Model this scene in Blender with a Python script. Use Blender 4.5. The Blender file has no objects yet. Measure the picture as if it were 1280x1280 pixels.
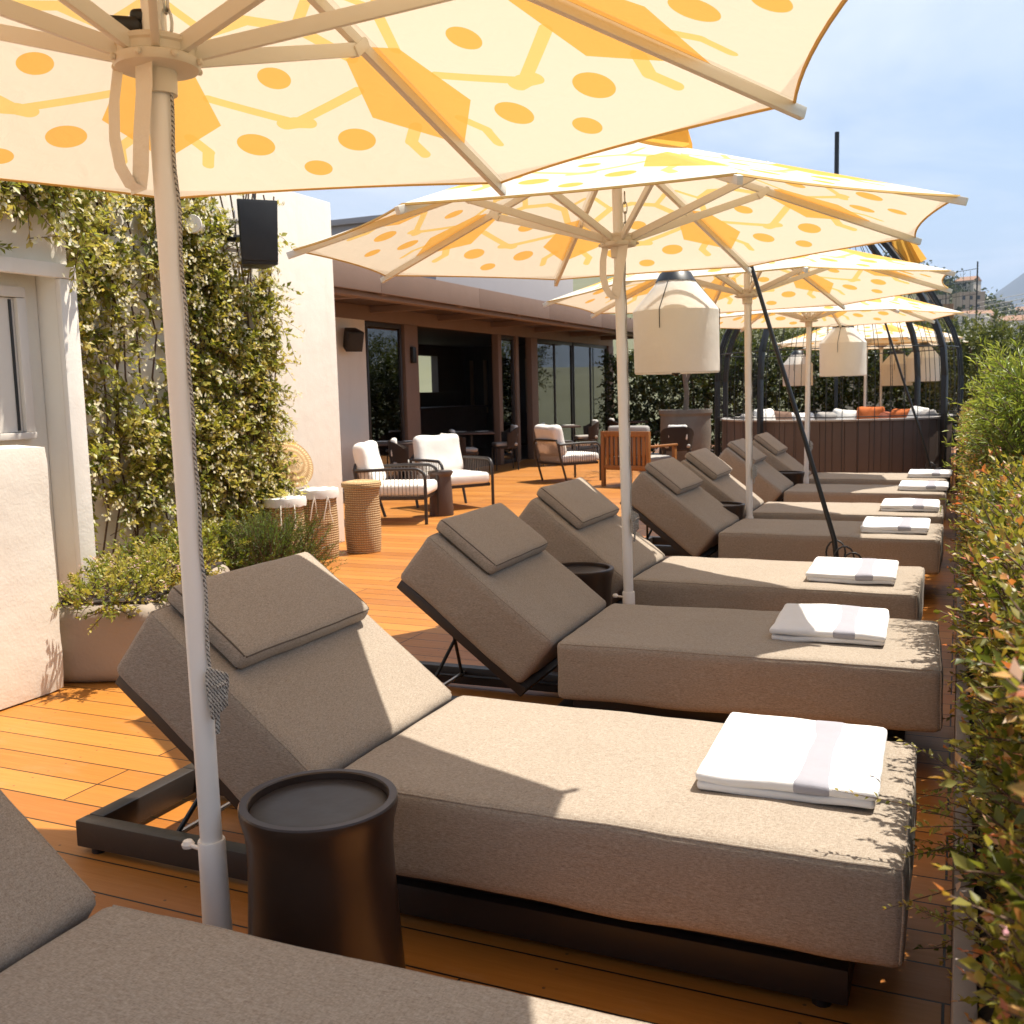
import bpy, bmesh, math, random
import numpy as np
from mathutils import Vector, Matrix, Euler, noise as mnoise

random.seed(7)
rng = np.random.default_rng(11)
PI = math.pi
sc = bpy.context.scene
COL = sc.collection
R = math.radians

# ------------------------------------------------------------------ node helpers
class NT:
    def __init__(s, tree):
        s.t = tree
    def node(s, typ, **kw):
        n = s.t.nodes.new(typ)
        for k, v in kw.items():
            setattr(n, k, v)
        return n
    def put(s, sock, v):
        if isinstance(v, bpy.types.NodeSocket):
            s.t.links.new(v, sock)
        else:
            if sock.type == 'RGBA' and len(v) == 3:
                v = (*v, 1)
            sock.default_value = v
    def m(s, op, a, b=None, c=None, clamp=False):
        n = s.node('ShaderNodeMath', operation=op, use_clamp=clamp)
        s.put(n.inputs[0], a)
        if b is not None: s.put(n.inputs[1], b)
        if c is not None: s.put(n.inputs[2], c)
        return n.outputs[0]
    def mix(s, f, a, b, mode='MIX'):
        n = s.node('ShaderNodeMix', data_type='RGBA', blend_type=mode)
        s.put(n.inputs[0], f); s.put(n.inputs[6], a); s.put(n.inputs[7], b)
        return n.outputs[2]
    def coord(s, which='Object'):
        return s.node('ShaderNodeTexCoord').outputs[which]
    def mapping(s, vec, scale=(1, 1, 1), loc=(0, 0, 0), rot=(0, 0, 0)):
        n = s.node('ShaderNodeMapping')
        s.put(n.inputs[0], vec); n.inputs[1].default_value = loc
        n.inputs[2].default_value = rot; n.inputs[3].default_value = scale
        return n.outputs[0]
    def noise(s, vec, scale=5, detail=3, rough=.5, dist=0):
        n = s.node('ShaderNodeTexNoise')
        s.put(n.inputs['Vector'], vec); n.inputs['Scale'].default_value = scale
        n.inputs['Detail'].default_value = detail; n.inputs['Roughness'].default_value = rough
        n.inputs['Distortion'].default_value = dist
        return n.outputs[0]
    def ramp(s, fac, stops, interp='LINEAR'):
        n = s.node('ShaderNodeValToRGB'); cr = n.color_ramp; cr.interpolation = interp
        while len(cr.elements) < len(stops): cr.elements.new(.5)
        for e, (p, c) in zip(cr.elements, stops):
            e.position = p; e.color = (*c, 1) if len(c) == 3 else c
        s.put(n.inputs[0], fac)
        return n.outputs[0]
    def bump(s, h, strength=.3, dist=.01):
        n = s.node('ShaderNodeBump'); s.put(n.inputs['Height'], h)
        n.inputs['Strength'].default_value = strength; n.inputs['Distance'].default_value = dist
        return n.outputs[0]

def new_mat(name):
    m = bpy.data.materials.new(name); m.use_nodes = True
    t = NT(m.node_tree)
    b = m.node_tree.nodes['Principled BSDF']
    return m, t, b

def setp(t, b, color=None, rough=None, metal=None, spec=None, normal=None):
    if color is not None: t.put(b.inputs['Base Color'], color)
    if rough is not None: t.put(b.inputs['Roughness'], rough)
    if metal is not None: t.put(b.inputs['Metallic'], metal)
    if spec is not None: t.put(b.inputs['Specular IOR Level'], spec)
    if normal is not None: t.put(b.inputs['Normal'], normal)

M = {}
def simple(name, color, rough=.5, metal=0., var=.12, scale=8, bump=0., bscale=60, spec=.5):
    m, t, b = new_mat(name)
    co = t.coord()
    n = t.noise(co, scale, 4, .6)
    lo = tuple(c * (1 - var) for c in color); hi = tuple(min(1, c * (1 + var)) for c in color)
    c = t.mix(n, lo, hi)
    r = t.m('MULTIPLY_ADD', t.noise(co, scale * 2.3, 3), .24, rough - .12)
    setp(t, b, c, r, metal, spec)
    if bump:
        setp(t, b, normal=t.bump(t.noise(co, bscale, 4), bump, .01))
    M[name] = m
    return m

simple('dark_metal', (.028, .021, .018), .42, .0, .2, 6, .05)
simple('black_metal', (.012, .012, .013), .4, 0, .2, 6)
simple('bronze', (.040, .024, .017), .33, .25, .25, 4, .04, 30)
simple('piping_brown', (.10, .075, .055), .9, 0, .1, 20)
simple('cream_metal', (.76, .69, .58), .38, 0, .05, 5, .03, 40)
simple('pole_white', (.85, .80, .74), .4, 0, .05, 3, .03, 50)
simple('hub_cream', (.70, .61, .49), .4, 0, .06, 5)
simple('steel', (.45, .43, .40), .3, .9, .1, 10)
simple('stone', (.17, .145, .12), .85, 0, .3, 7, .5, 30)
simple('planter_beige', (.31, .25, .19), .75, 0, .12, 3, .25, 40)
simple('trough', (.20, .165, .145), .8, 0, .2, 5, .3, 40)
simple('brown_beam', (.20, .125, .086), .6, 0, .1, 3)
simple('brown_dark', (.075, .045, .034), .6, 0, .2, 4)
simple('booth_board', (.105, .074, .060), .6, 0, .15, 4)
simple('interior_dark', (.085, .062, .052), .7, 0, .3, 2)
simple('slat_wood', (.34, .22, .12), .6, 0, .2, 5)
simple('white_cushion', (.76, .72, .66), .9, 0, .03, 6, .25, 14, .2)
simple('grey_cushion', (.36, .33, .30), .9, 0, .08, 8, .3, 20, .2)
simple('orange_cushion', (.50, .13, .035), .9, 0, .12, 8, .3, 20, .2)
simple('rust_cushion', (.33, .10, .055), .9, 0, .12, 8, .3, 20, .2)
simple('brown_cushion', (.17, .10, .07), .9, 0, .12, 8, .3, 20, .2)
simple('rope_taupe', (.17, .135, .11), .8, 0, .15, 30)
simple('soil', (.035, .025, .018), .95, 0, .4, 20, .6, 40)
simple('bark', (.19, .14, .10), .9, 0, .3, 14, .6, 50)
simple('stem_brown', (.10, .055, .03), .8, 0, .3, 20)
simple('grey_render', (.40, .37, .375), .85, 0, .04, 2, .1)
simple('speaker_black', (.016, .015, .015), .55, 0, .2, 10, .15, 200)
simple('door_white', (.66, .60, .53), .45, 0, .04, 4)
simple('house_wall', (.52, .45, .38), .9, 0, .15, .2)
simple('house_pale', (.60, .54, .48), .9, 0, .15, .2)
simple('house_tan', (.40, .31, .24), .9, 0, .15, .2)
simple('roof_tile', (.30, .17, .11), .9, 0, .2, .3)
simple('dark_window', (.03, .035, .04), .2, 0, .1, 1)
simple('strap', (.78, .71, .61), .85, 0, .06, 20, .2, 80)
simple('yellow_trim', (.70, .42, .12), .8, 0, .08, 20, .1, 90)
simple('concrete', (.25, .23, .21), .9, 0, .2, .5)
simple('terrain', (.12, .12, .06), .95, 0, .4, .02)
simple('mountain', (.045, .055, .045), .95, 0, .4, .002)

# plaster
def plaster(name, col, stain):
    m, t, b = new_mat(name); co = t.coord()
    n1 = t.noise(co, 1.3, 5, .6); n2 = t.noise(t.mapping(co, (3, 3, .5)), 2.5, 5, .65)
    c = t.mix(n1, tuple(x * .93 for x in col), col)
    f = t.m('MULTIPLY', t.m('SMOOTH_MIN', t.m('SUBTRACT', n2, .52), .3, .1), 1.2, clamp=True)
    c = t.mix(f, c, stain)
    h = t.m('ADD', t.noise(co, 6, 4), t.m('MULTIPLY', t.noise(co, 70, 4), .25))
    setp(t, b, c, .88, 0, .3, t.bump(h, .25, .02)); M[name] = m
plaster('plaster', (.80, .738, .64), (.62, .53, .43))
plaster('plaster_white', (.82, .76, .68), (.68, .60, .52))

# lounger fabric: melange weave
def fabric(name, lo, hi, sc_=1.0):
    m, t, b = new_mat(name); co = t.coord()
    a = t.noise(t.mapping(co, (95 * sc_, 400 * sc_, 400 * sc_)), 1, 3, .65)
    a2 = t.noise(t.mapping(co, (400 * sc_, 95 * sc_, 320 * sc_)), 1, 3, .65)
    big = t.noise(co, 3.0, 4, .6)
    f = t.m('ADD', t.m('MULTIPLY', a, .6), t.m('MULTIPLY', a2, .4))
    f = t.m('MULTIPLY_ADD', t.m('SUBTRACT', f, .5), 2.9, .5, clamp=True)
    c = t.mix(f, lo, hi)
    c = t.mix(t.m('MULTIPLY', big, .22), c, tuple(x * .7 for x in lo))
    setp(t, b, c, .92, 0, .15)
    b.inputs['Sheen Weight'].default_value = .08; b.inputs['Sheen Roughness'].default_value = .5
    wr = t.m('ADD', t.noise(t.mapping(co, (3, 6, 9)), 1.2, 3, .55, .4), t.m('MULTIPLY', t.noise(t.mapping(co, (4, 14, 10)), 1.6, 4, .6, 1.2), .35))
    h = t.m('ADD', t.m('MULTIPLY', f, .05), t.m('MULTIPLY', wr, .7))
    setp(t, b, normal=t.bump(h, .35, .02)); M[name] = m
fabric('taupe', (.205, .155, .115), (.47, .410, .338))
fabric('taupe_pillow', (.215, .163, .121), (.48, .418, .345))

# towels
def towel(name, col):
    m, t, b = new_mat(name); co = t.coord()
    h = t.m('ADD', t.m('MULTIPLY', t.noise(co, 420, 3, .7), .4), t.noise(co, 22, 3))
    setp(t, b, t.mix(t.noise(co, 30, 3), tuple(x * .93 for x in col), col), .95, 0, .1, t.bump(h, .5, .006)); M[name] = m
towel('towel_white', (.80, .79, .79)); towel('towel_band', (.36, .355, .40))

# wooden deck
def deck_mat():
    m, t, b = new_mat('deck'); co = t.coord()
    def brick(c1, c2, mo, msize):
        n = t.node('ShaderNodeTexBrick'); t.put(n.inputs['Vector'], co)
        n.offset = .37; n.offset_frequency = 3; n.squash = 1.0
        t.put(n.inputs['Color1'], c1); t.put(n.inputs['Color2'], c2); t.put(n.inputs['Mortar'], mo)
        n.inputs['Scale'].default_value = 1; n.inputs['Mortar Size'].default_value = msize
        n.inputs['Mortar Smooth'].default_value = .15; n.inputs['Bias'].default_value = 0
        n.inputs['Brick Width'].default_value = 2.9; n.inputs['Row Height'].default_value = .157
        return n
    n = brick((0, 0, 0), (1, 1, 1), (.5, .5, .5), .0035)
    per = n.outputs['Color']; mort = n.outputs['Fac']
    sep = t.node('ShaderNodeSeparateColor'); t.put(sep.inputs[0], per)
    pr = sep.outputs[0]
    # shift grain per plank so it does not run across gaps
    cmb = t.node('ShaderNodeCombineXYZ'); t.put(cmb.inputs[0], t.m('MULTIPLY', pr, 17.0)); t.put(cmb.inputs[2], t.m('MULTIPLY', pr, 9.0))
    va = t.node('ShaderNodeVectorMath', operation='ADD'); t.put(va.inputs[0], co); t.put(va.inputs[1], cmb.outputs[0])
    g = t.noise(t.mapping(va.outputs[0], (1.4, 26, 1)), 2.2, 6, .62, .35)
    g2 = t.noise(t.mapping(va.outputs[0], (5, 150, 1)), 2.0, 4, .6)
    bl = t.noise(co, .9, 4, .6)
    c = t.ramp(pr, [(0, (.36, .124, .017)), (.3, (.49, .192, .029)), (.55, (.42, .150, .021)), (.8, (.55, .235, .042)), (1, (.46, .170, .027))])
    c = t.mix(t.m('MULTIPLY', g, .75), c, t.mix(.6, c, (.16, .05, .008)))
    c = t.mix(t.m('MULTIPLY', t.m('SUBTRACT', g2, .45), 1.2, clamp=True), c, t.mix(.5, c, (.62, .27, .065)))
    c = t.mix(t.m('MULTIPLY', t.m('SUBTRACT', bl, .5), 1.1, clamp=True), c, (.40, .20, .085))
    sx = t.m('SUBTRACT', t.m('FRACT', t.m('DIVIDE', t.node('ShaderNodeSeparateXYZ').outputs[0], .58)), .5)
    sxyz = sx.node.inputs[0].links[0].from_node.inputs[0].links[0].from_node.inputs[0].links[0].from_node; t.put(sxyz.inputs[0], co)
    sy = t.m('ABSOLUTE', t.m('SUBTRACT', t.m('FRACT', t.m('DIVIDE', sxyz.outputs[1], .157)), .5))
    dx = t.m('MULTIPLY', sx, .58); dy = t.m('MULTIPLY', t.m('SUBTRACT', sy, .27), .157)
    screw = t.m('LESS_THAN', t.m('ADD', t.m('MULTIPLY', dx, dx), t.m('MULTIPLY', dy, dy)), .0045 ** 2)
    c = t.mix(t.m('MULTIPLY', screw, .75), c, (.05, .03, .02))
    dust = t.m('MULTIPLY', t.m('SUBTRACT', t.noise(t.mapping(co, (1, 2.2, 1), (5, 3, 0)), 2.6, 6, .7), .56), 2.2, clamp=True)
    c = t.mix(t.m('MULTIPLY', dust, .5), c, (.50, .33, .19))
    c = t.mix(mort, c, (.010, .005, .003))
    rr = t.m('MULTIPLY_ADD', g, .25, .34)
    h = t.m('ADD', t.m('MULTIPLY', mort, -1.0), t.m('MULTIPLY', g2, .08))
    setp(t, b, c, rr, 0, .42, t.bump(h, .6, .006)); M['deck'] = m
deck_mat()

# basket weave
def weave(name, lo, hi, s=1.0):
    m, t, b = new_mat(name); co = t.coord('UV')
    w1 = t.node('ShaderNodeTexWave', wave_type='BANDS', bands_direction='Y'); t.put(w1.inputs[0], co)
    w1.inputs['Scale'].default_value = 9 * s; w1.inputs['Distortion'].default_value = 1.5; w1.inputs['Detail'].default_value = 2
    w2 = t.node('ShaderNodeTexWave', wave_type='BANDS', bands_direction='X'); t.put(w2.inputs[0], co)
    w2.inputs['Scale'].default_value = 11 * s; w2.inputs['Distortion'].default_value = 1.0
    f = t.m('MULTIPLY', w1.outputs[1], t.m('MULTIPLY_ADD', w2.outputs[1], .6, .4))
    f = t.m('MULTIPLY', f, t.m('MULTIPLY_ADD', t.noise(t.coord(), 40, 3), .8, .5))
    setp(t, b, t.mix(f, lo, hi), .8, 0, .3, t.bump(f, .8, .012)); M[name] = m
weave('basket', (.27, .16, .07), (.76, .55, .32), .42); weave('straw', (.36, .21, .09), (.70, .50, .27), .5)
weave('wicker_dark', (.035, .024, .018), (.15, .105, .08), 2)

# teak
def teak():
    m, t, b = new_mat('teak'); co = t.coord()
    g = t.noise(t.mapping(co, (22, 22, 2.0)), 2, 5, .6, .3)
    setp(t, b, t.mix(g, (.20, .07, .018), (.42, .18, .05)), .5, 0, .4, t.bump(g, .2, .004)); M['teak'] = m
teak()

# rope black and white
def rope():
    m, t, b = new_mat('rope_bw'); co = t.coord()
    w = t.node('ShaderNodeTexWave', wave_type='BANDS', bands_direction='DIAGONAL'); t.put(w.inputs[0], co)
    w.inputs['Scale'].default_value = 60; w.inputs['Distortion'].default_value = 4; w.inputs['Detail Scale'].default_value = 8
    n = t.noise(co, 300, 2)
    f = t.m('GREATER_THAN', t.m('ADD', t.m('MULTIPLY', w.outputs[1], .6), t.m('MULTIPLY', n, .55)), .47)
    setp(t, b, t.mix(f, (.10, .09, .08), (.60, .56, .50)), .9, 0, .1, t.bump(w.outputs[1], .6, .004)); M['rope_bw'] = m
rope()

# umbrella canopy, printed pattern drawn in each panel's own coordinates (UV = metres along / across the panel)
def canopy():
    m, t, b = new_mat('canopy')
    uv = t.node('ShaderNodeUVMap', uv_map='panel')
    sp = t.node('ShaderNodeSeparateXYZ'); t.put(sp.inputs[0], uv.outputs[0])
    a = sp.outputs[0]; bb = t.m('ABSOLUTE', sp.outputs[1])
    def dot(ca, cb, ra, rb):
        x = t.m('DIVIDE', t.m('SUBTRACT', a, ca), ra); y = t.m('DIVIDE', t.m('SUBTRACT', bb, cb), rb)
        return t.m('LESS_THAN', t.m('ADD', t.m('MULTIPLY', x, x), t.m('MULTIPLY', y, y)), 1)
    def seg(p, q, w):
        dx, dy = q[0] - p[0], q[1] - p[1]; L = dx * dx + dy * dy
        px = t.m('SUBTRACT', a, p[0]); py = t.m('SUBTRACT', bb, p[1])
        h = t.m('DIVIDE', t.m('ADD', t.m('MULTIPLY', px, dx), t.m('MULTIPLY', py, dy)), L, clamp=True)
        ex = t.m('SUBTRACT', px, t.m('MULTIPLY', h, dx)); ey = t.m('SUBTRACT', py, t.m('MULTIPLY', h, dy))
        d = t.m('ADD', t.m('MULTIPLY', ex, ex), t.m('MULTIPLY', ey, ey))
        return t.m('LESS_THAN', d, w * w)
    def union(l):
        r = l[0]
        for x in l[1:]: r = t.m('MAXIMUM', r, x)
        return r
    dots = union([dot(1.10, .16, .055, .058), dot(1.232, 0, .040, .045), dot(.80, 0, .046, .046)])
    lines = union([seg((1.0, 0), (.878, .22), .017), seg((1.0, 0), (1.005, .035), .026), seg((.75, .235), (.615, .12), .017),
                   seg((.615, .12), (.575, 0), .017), seg((1.06, .352), (1.13, .325), .02), seg((1.13, .325), (1.20, .355), .018),
                   seg((.615, .12), (.52, .18), .014)])
    c8, s8 = math.cos(PI / 8), math.sin(PI / 8)
    u = t.m('ADD', t.m('MULTIPLY', a, c8), t.m('MULTIPLY', bb, s8))
    v = t.m('SUBTRACT', t.m('MULTIPLY', a, s8), t.m('MULTIPLY', bb, c8))
    def half(p, q):   # keep the side towards the rib
        nx, ny = (q[1] - p[1]), -(q[0] - p[0])
        if nx * (0.95 - p[0]) + ny * (0 - p[1]) > 0: nx, ny = -nx, -ny
        return t.m('LESS_THAN', t.m('ADD', t.m('MULTIPLY', u, nx), t.m('MULTIPLY', v, ny)), nx * p[0] + ny * p[1])
    hexa = t.m('MULTIPLY', half((1.267, 0), (1.014, .168)), half((1.014, .168), (.775, .085)))
    hexa = t.m('MULTIPLY', hexa, t.m('GREATER_THAN', u, .775))
    cream = (.82, .765, .675); orange = (.81, .47, .115); yellow = (.83, .61, .225)
    col = t.mix(lines, cream, yellow); col = t.mix(t.m('MAXIMUM', dots, hexa), col, orange)
    both = t.m('MULTIPLY', lines, hexa); col = t.mix(both, col, (.82, .44, .09))
    co = t.coord()
    wv = t.noise(t.mapping(co, (300, 300, 300)), 1, 2)
    pocket = t.m('MAXIMUM', t.m('LESS_THAN', v, .020), t.m('GREATER_THAN', a, 1.345))
    seamline = t.m('MULTIPLY', t.m('GREATER_THAN', v, .0185), t.m('LESS_THAN', v, .0215))
    col = t.mix(t.m('MULTIPLY', seamline, .35), col, (.45, .36, .26))
    col = t.mix(t.m('MULTIPLY', t.noise(co, 2.2, 3), .10), col, (.70, .58, .42))
    nrm = t.bump(t.m('ADD', t.m('MULTIPLY', wv, .03), t.m('ADD', t.noise(co, 2.6, 3), t.m('MULTIPLY', t.noise(t.mapping(co, (5, 5, 1)), 2.2, 3, .5, .6), .5))), .4, .025)
    df = t.node('ShaderNodeBsdfDiffuse'); t.put(df.inputs[0], col); t.put(df.inputs['Normal'], nrm)
    tr = t.node('ShaderNodeBsdfTranslucent'); t.put(tr.inputs[0], t.mix(1, col, (1, .91, .78), 'MULTIPLY')); t.put(tr.inputs['Normal'], nrm)
    mx = t.node('ShaderNodeMixShader'); t.put(mx.inputs[0], t.m('MULTIPLY_ADD', pocket, -.10, .35))
    t.t.links.new(df.outputs[0], mx.inputs[1]); t.t.links.new(tr.outputs[0], mx.inputs[2])
    out = t.t.nodes['Material Output']; t.t.links.new(mx.outputs[0], out.inputs[0])
    t.t.nodes.remove(b); M['canopy'] = m
canopy()

def translucent(name, col, fac=.4):
    m, t, b = new_mat(name); co = t.coord()
    c = t.mix(t.noise(co, 9, 3), tuple(x * .93 for x in col), col)
    nrm = t.bump(t.m('ADD', t.noise(co, 7, 3), t.m('MULTIPLY', t.noise(co, 200, 2), .05)), .4, .02)
    df = t.node('ShaderNodeBsdfDiffuse'); t.put(df.inputs[0], c); t.put(df.inputs['Normal'], nrm)
    tr = t.node('ShaderNodeBsdfTranslucent'); t.put(tr.inputs[0], c); t.put(tr.inputs['Normal'], nrm)
    mx = t.node('ShaderNodeMixShader'); mx.inputs[0].default_value = fac
    t.t.links.new(df.outputs[0], mx.inputs[1]); t.t.links.new(tr.outputs[0], mx.inputs[2])
    t.t.links.new(mx.outputs[0], t.t.nodes['Material Output'].inputs[0]); t.t.nodes.remove(b); M[name] = m
translucent('lantern_cloth', (.88, .84, .76), .38)
translucent('yellow_cloth', (.78, .44, .09), .45)

def glass():
    m, t, b = new_mat('window_glass')
    tr = t.node('ShaderNodeBsdfTransparent'); t.put(tr.inputs[0], (.62, .60, .57))
    gl = t.node('ShaderNodeBsdfGlossy'); gl.inputs['Roughness'].default_value = .015; t.put(gl.inputs[0], (.9, .9, .9))
    fr = t.node('ShaderNodeFresnel'); fr.inputs[0].default_value = 1.55
    mx = t.node('ShaderNodeMixShader'); t.put(mx.inputs[0], t.m('MULTIPLY_ADD', fr.outputs[0], 1.2, .10, clamp=True))
    t.t.links.new(tr.outputs[0], mx.inputs[1]); t.t.links.new(gl.outputs[0], mx.inputs[2])
    t.t.links.new(mx.outputs[0], t.t.nodes['Material Output'].inputs[0]); t.t.nodes.remove(b); M['window_glass'] = m
glass()

def leaf_mat(name, stops, trans=.32, rough=.42, spec=.45):
    m, t, b = new_mat(name)
    at = t.node('ShaderNodeAttribute'); at.attribute_name = 'tint'
    c = t.ramp(at.outputs['Fac'], stops)
    c = t.mix(t.m('MULTIPLY', t.noise(t.coord(), 60, 2), .35), c, t.mix(.5, c, (.03, .03, .01)))
    setp(t, b, c, rough, 0, spec)
    tr = t.node('ShaderNodeBsdfTranslucent'); t.put(tr.inputs[0], t.mix(1, c, (1.5, 1.45, .8), 'MULTIPLY'))
    mx = t.node('ShaderNodeMixShader'); mx.inputs[0].default_value = trans
    t.t.links.new(b.outputs[0], mx.inputs[1]); t.t.links.new(tr.outputs[0], mx.inputs[2])
    t.t.links.new(mx.outputs[0], t.t.nodes['Material Output'].inputs[0]); M[name] = m
leaf_mat('abelia_leaf', [(0, (.06, .085, .014)), (.35, (.165, .18, .028)), (.62, (.32, .27, .055)), (.80, (.38, .18, .055)), (.92, (.46, .12, .05)), (1, (.60, .38, .26))], .42)
leaf_mat('oleander_leaf', [(0, (.07, .11, .02)), (.5, (.20, .26, .045)), (1, (.38, .42, .10))])
leaf_mat('jasmine_leaf', [(0, (.05, .08, .012)), (.4, (.17, .20, .028)), (.75, (.38, .36, .065)), (1, (.52, .43, .14))], .38)
leaf_mat('olive_leaf', [(0, (.035, .05, .016)), (.5, (.095, .115, .035)), (1, (.21, .21, .07))])
leaf_mat('dark_leaf', [(0, (.015, .026, .008)), (.5, (.045, .065, .017)), (1, (.13, .14, .03))])
leaf_mat('rosemary_leaf', [(0, (.05, .085, .016)), (.6, (.15, .21, .04)), (1, (.30, .33, .08))])
leaf_mat('petal_cream', [(0, (.72, .64, .40)), (1, (.84, .80, .66))], .3, .7, .2)
leaf_mat('petal_pink', [(0, (.60, .30, .36)), (1, (.82, .62, .62))], .3, .7, .2)

# ------------------------------------------------------------------ mesh helpers
class MB:
    """collects shapes into ONE mesh object"""
    def __init__(s):
        s.v = []; s.f = []; s.uv = {}
    def add(s, verts, faces):
        o = len(s.v); s.v += [tuple(v) for v in verts]; s.f += [tuple(i + o for i in f) for f in faces]
        return s
    def box(s, lo, hi, mat=None):
        (x0, y0, z0), (x1, y1, z1) = lo, hi
        vs = [Vector(p) for p in ((x0, y0, z0), (x1, y0, z0), (x1, y1, z0), (x0, y1, z0), (x0, y0, z1), (x1, y0, z1), (x1, y1, z1), (x0, y1, z1))]
        if mat is not None: vs = [mat @ p for p in vs]
        return s.add(vs, [(0, 3, 2, 1), (4, 5, 6, 7), (0, 1, 5, 4), (1, 2, 6, 5), (2, 3, 7, 6), (3, 0, 4, 7)])
    def bar(s, p, q, w, h, up=(0, 0, 1)):
        p, q = Vector(p), Vector(q); d = (q - p); L = d.length; d.normalize()
        upv = Vector(up); sx = d.cross(upv)
        if sx.length < 1e-4: sx = d.cross(Vector((1, 0, 0)))
        sx.normalize(); u = sx.cross(d)
        m = Matrix((( d.x, sx.x, u.x, p.x), (d.y, sx.y, u.y, p.y), (d.z, sx.z, u.z, p.z), (0, 0, 0, 1)))
        return s.box((0, -w / 2, -h / 2), (L, w / 2, h / 2), m)
    def tube(s, path, r, seg=8, cap=True):
        path = [Vector(p) for p in path]; n = len(path)
        rs = r if isinstance(r, (list, tuple)) else [r] * n
        t0 = (path[1] - path[0]).normalized()
        ref = Vector((0, 0, 1)) if abs(t0.z) < .9 else Vector((1, 0, 0))
        nrm = t0.cross(ref).normalized(); verts = []
        prev = t0
        for i, p in enumerate(path):
            if i == 0: t = t0
            elif i == n - 1: t = (path[i] - path[i - 1]).normalized()
            else: t = ((path[i + 1] - path[i]).normalized() + (path[i] - path[i - 1]).normalized()).normalized()
            nrm = (nrm - t * nrm.dot(t)).normalized(); bn = t.cross(nrm)
            for k in range(seg):
                a = 2 * PI * k / seg
                verts.append(p + (nrm * math.cos(a) + bn * math.sin(a)) * rs[i])
        faces = [(i * seg + k, i * seg + (k + 1) % seg, (i + 1) * seg + (k + 1) % seg, (i + 1) * seg + k) for i in range(n - 1) for k in range(seg)]
        if cap:
            faces.append(tuple(range(seg - 1, -1, -1))); faces.append(tuple((n - 1) * seg + k for k in range(seg)))
        return s.add(verts, faces)
    def lathe(s, prof, seg=32, c=(0, 0, 0), mat=None, close=True):
        o = len(s.v); verts = []; faces = []
        n = len(prof)
        for i, (r, z) in enumerate(prof):
            for k in range(seg):
                a = 2 * PI * k / seg
                p = Vector((r * math.cos(a), r * math.sin(a), z))
                if mat is not None: p = mat @ p
                verts.append(p + Vector(c))
        for i in range(n - 1):
            for k in range(seg):
                f = (i * seg + k, i * seg + (k + 1) % seg, (i + 1) * seg + (k + 1) % seg, (i + 1) * seg + k)
                faces.append(f)
                s.uv[len(s.f) + len(faces) - 1] = [(k / seg * 3, prof[i][1] * 4), ((k + 1) / seg * 3, prof[i][1] * 4), ((k + 1) / seg * 3, prof[i + 1][1] * 4), (k / seg * 3, prof[i + 1][1] * 4)]
        if close:
            if prof[0][0] > 1e-5: faces.append(tuple(range(seg - 1, -1, -1)))
            if prof[-1][0] > 1e-5: faces.append(tuple((n - 1) * seg + k for k in range(seg)))
        return s.add(verts, faces)
    def cushion(s, lo, hi, r=.03, seg=(14, 14, 5), puff=0., nz=0., mat=None, seed=0., hem=0.):
        """rounded, slightly swollen box"""
        lo, hi = Vector(lo), Vector(hi); c = (lo + hi) / 2; h = (hi - lo) / 2
        r = min(r, min(h) * .98)
        nx, ny, nz_ = seg
        idx = {}; verts = []
        def surf(p):
            p = Vector(p) - c
            q = Vector((max(-h.x + r, min(h.x - r, p.x)), max(-h.y + r, min(h.y - r, p.y)), max(-h.z + r, min(h.z - r, p.z))))
            d = p - q
            if d.length > 1e-9: p = q + d.normalized() * r
            if nz: p = p + mnoise.noise_vector((p + c) * 5 + Vector((seed, seed * 1.7, 0))) * nz + mnoise.noise_vector((p + c) * 13 + Vector((seed, 0, seed))) * nz * .35
            p = p + c
            return mat @ p if mat is not None else p
        s.surf = surf
        def vid(i, j, k):
            key = (i, j, k)
            if key in idx: return idx[key]
            def pos(t, n, hh):       # denser near the edges
                x = t / n * 2 - 1
                return math.copysign(abs(x) ** .75, x) * hh if n > 3 else x * hh
            p = Vector((pos(i, nx, h.x), pos(j, ny, h.y), pos(k, nz_, h.z)))
            q = Vector((max(-h.x + r, min(h.x - r, p.x)), max(-h.y + r, min(h.y - r, p.y)), max(-h.z + r, min(h.z - r, p.z))))
            d = p - q
            if d.length > 1e-9: p = q + d.normalized() * r if d.length > 0 else p
            fx, fy, fz = 1 - (p.x / h.x) ** 2, 1 - (p.y / h.y) ** 2, 1 - (p.z / h.z) ** 2
            if puff:
                p = p + Vector((0, 0, math.copysign(1, p.z) * puff * max(0, fx) ** .6 * max(0, fy) ** .6 if abs(p.z) > h.z * .5 else 0))
            if nz:
                nn = mnoise.noise_vector((p + c) * 5 + Vector((seed, seed * 1.7, 0)))
                n2 = mnoise.noise_vector((p + c) * 13 + Vector((seed, 0, seed)))
                p = p + nn * nz + n2 * nz * .35
            if hem and p.z < -h.z * .5:
                p = p + Vector((0, 0, mnoise.noise((p + c) * 4.3 + Vector((seed, 9, 0))) * hem))
            p = p + c
            if mat is not None: p = mat @ p
            idx[key] = len(verts); verts.append(p); return idx[key]
        faces = []
        for i in range(nx):
            for j in range(ny):
                faces.append((vid(i, j, 0), vid(i, j + 1, 0), vid(i + 1, j + 1, 0), vid(i + 1, j, 0)))
                faces.append((vid(i, j, nz_), vid(i + 1, j, nz_), vid(i + 1, j + 1, nz_), vid(i, j + 1, nz_)))
        for i in range(nx):
            for k in range(nz_):
                faces.append((vid(i, 0, k), vid(i + 1, 0, k), vid(i + 1, 0, k + 1), vid(i, 0, k + 1)))
                faces.append((vid(i, ny, k), vid(i, ny, k + 1), vid(i + 1, ny, k + 1), vid(i + 1, ny, k)))
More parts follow.
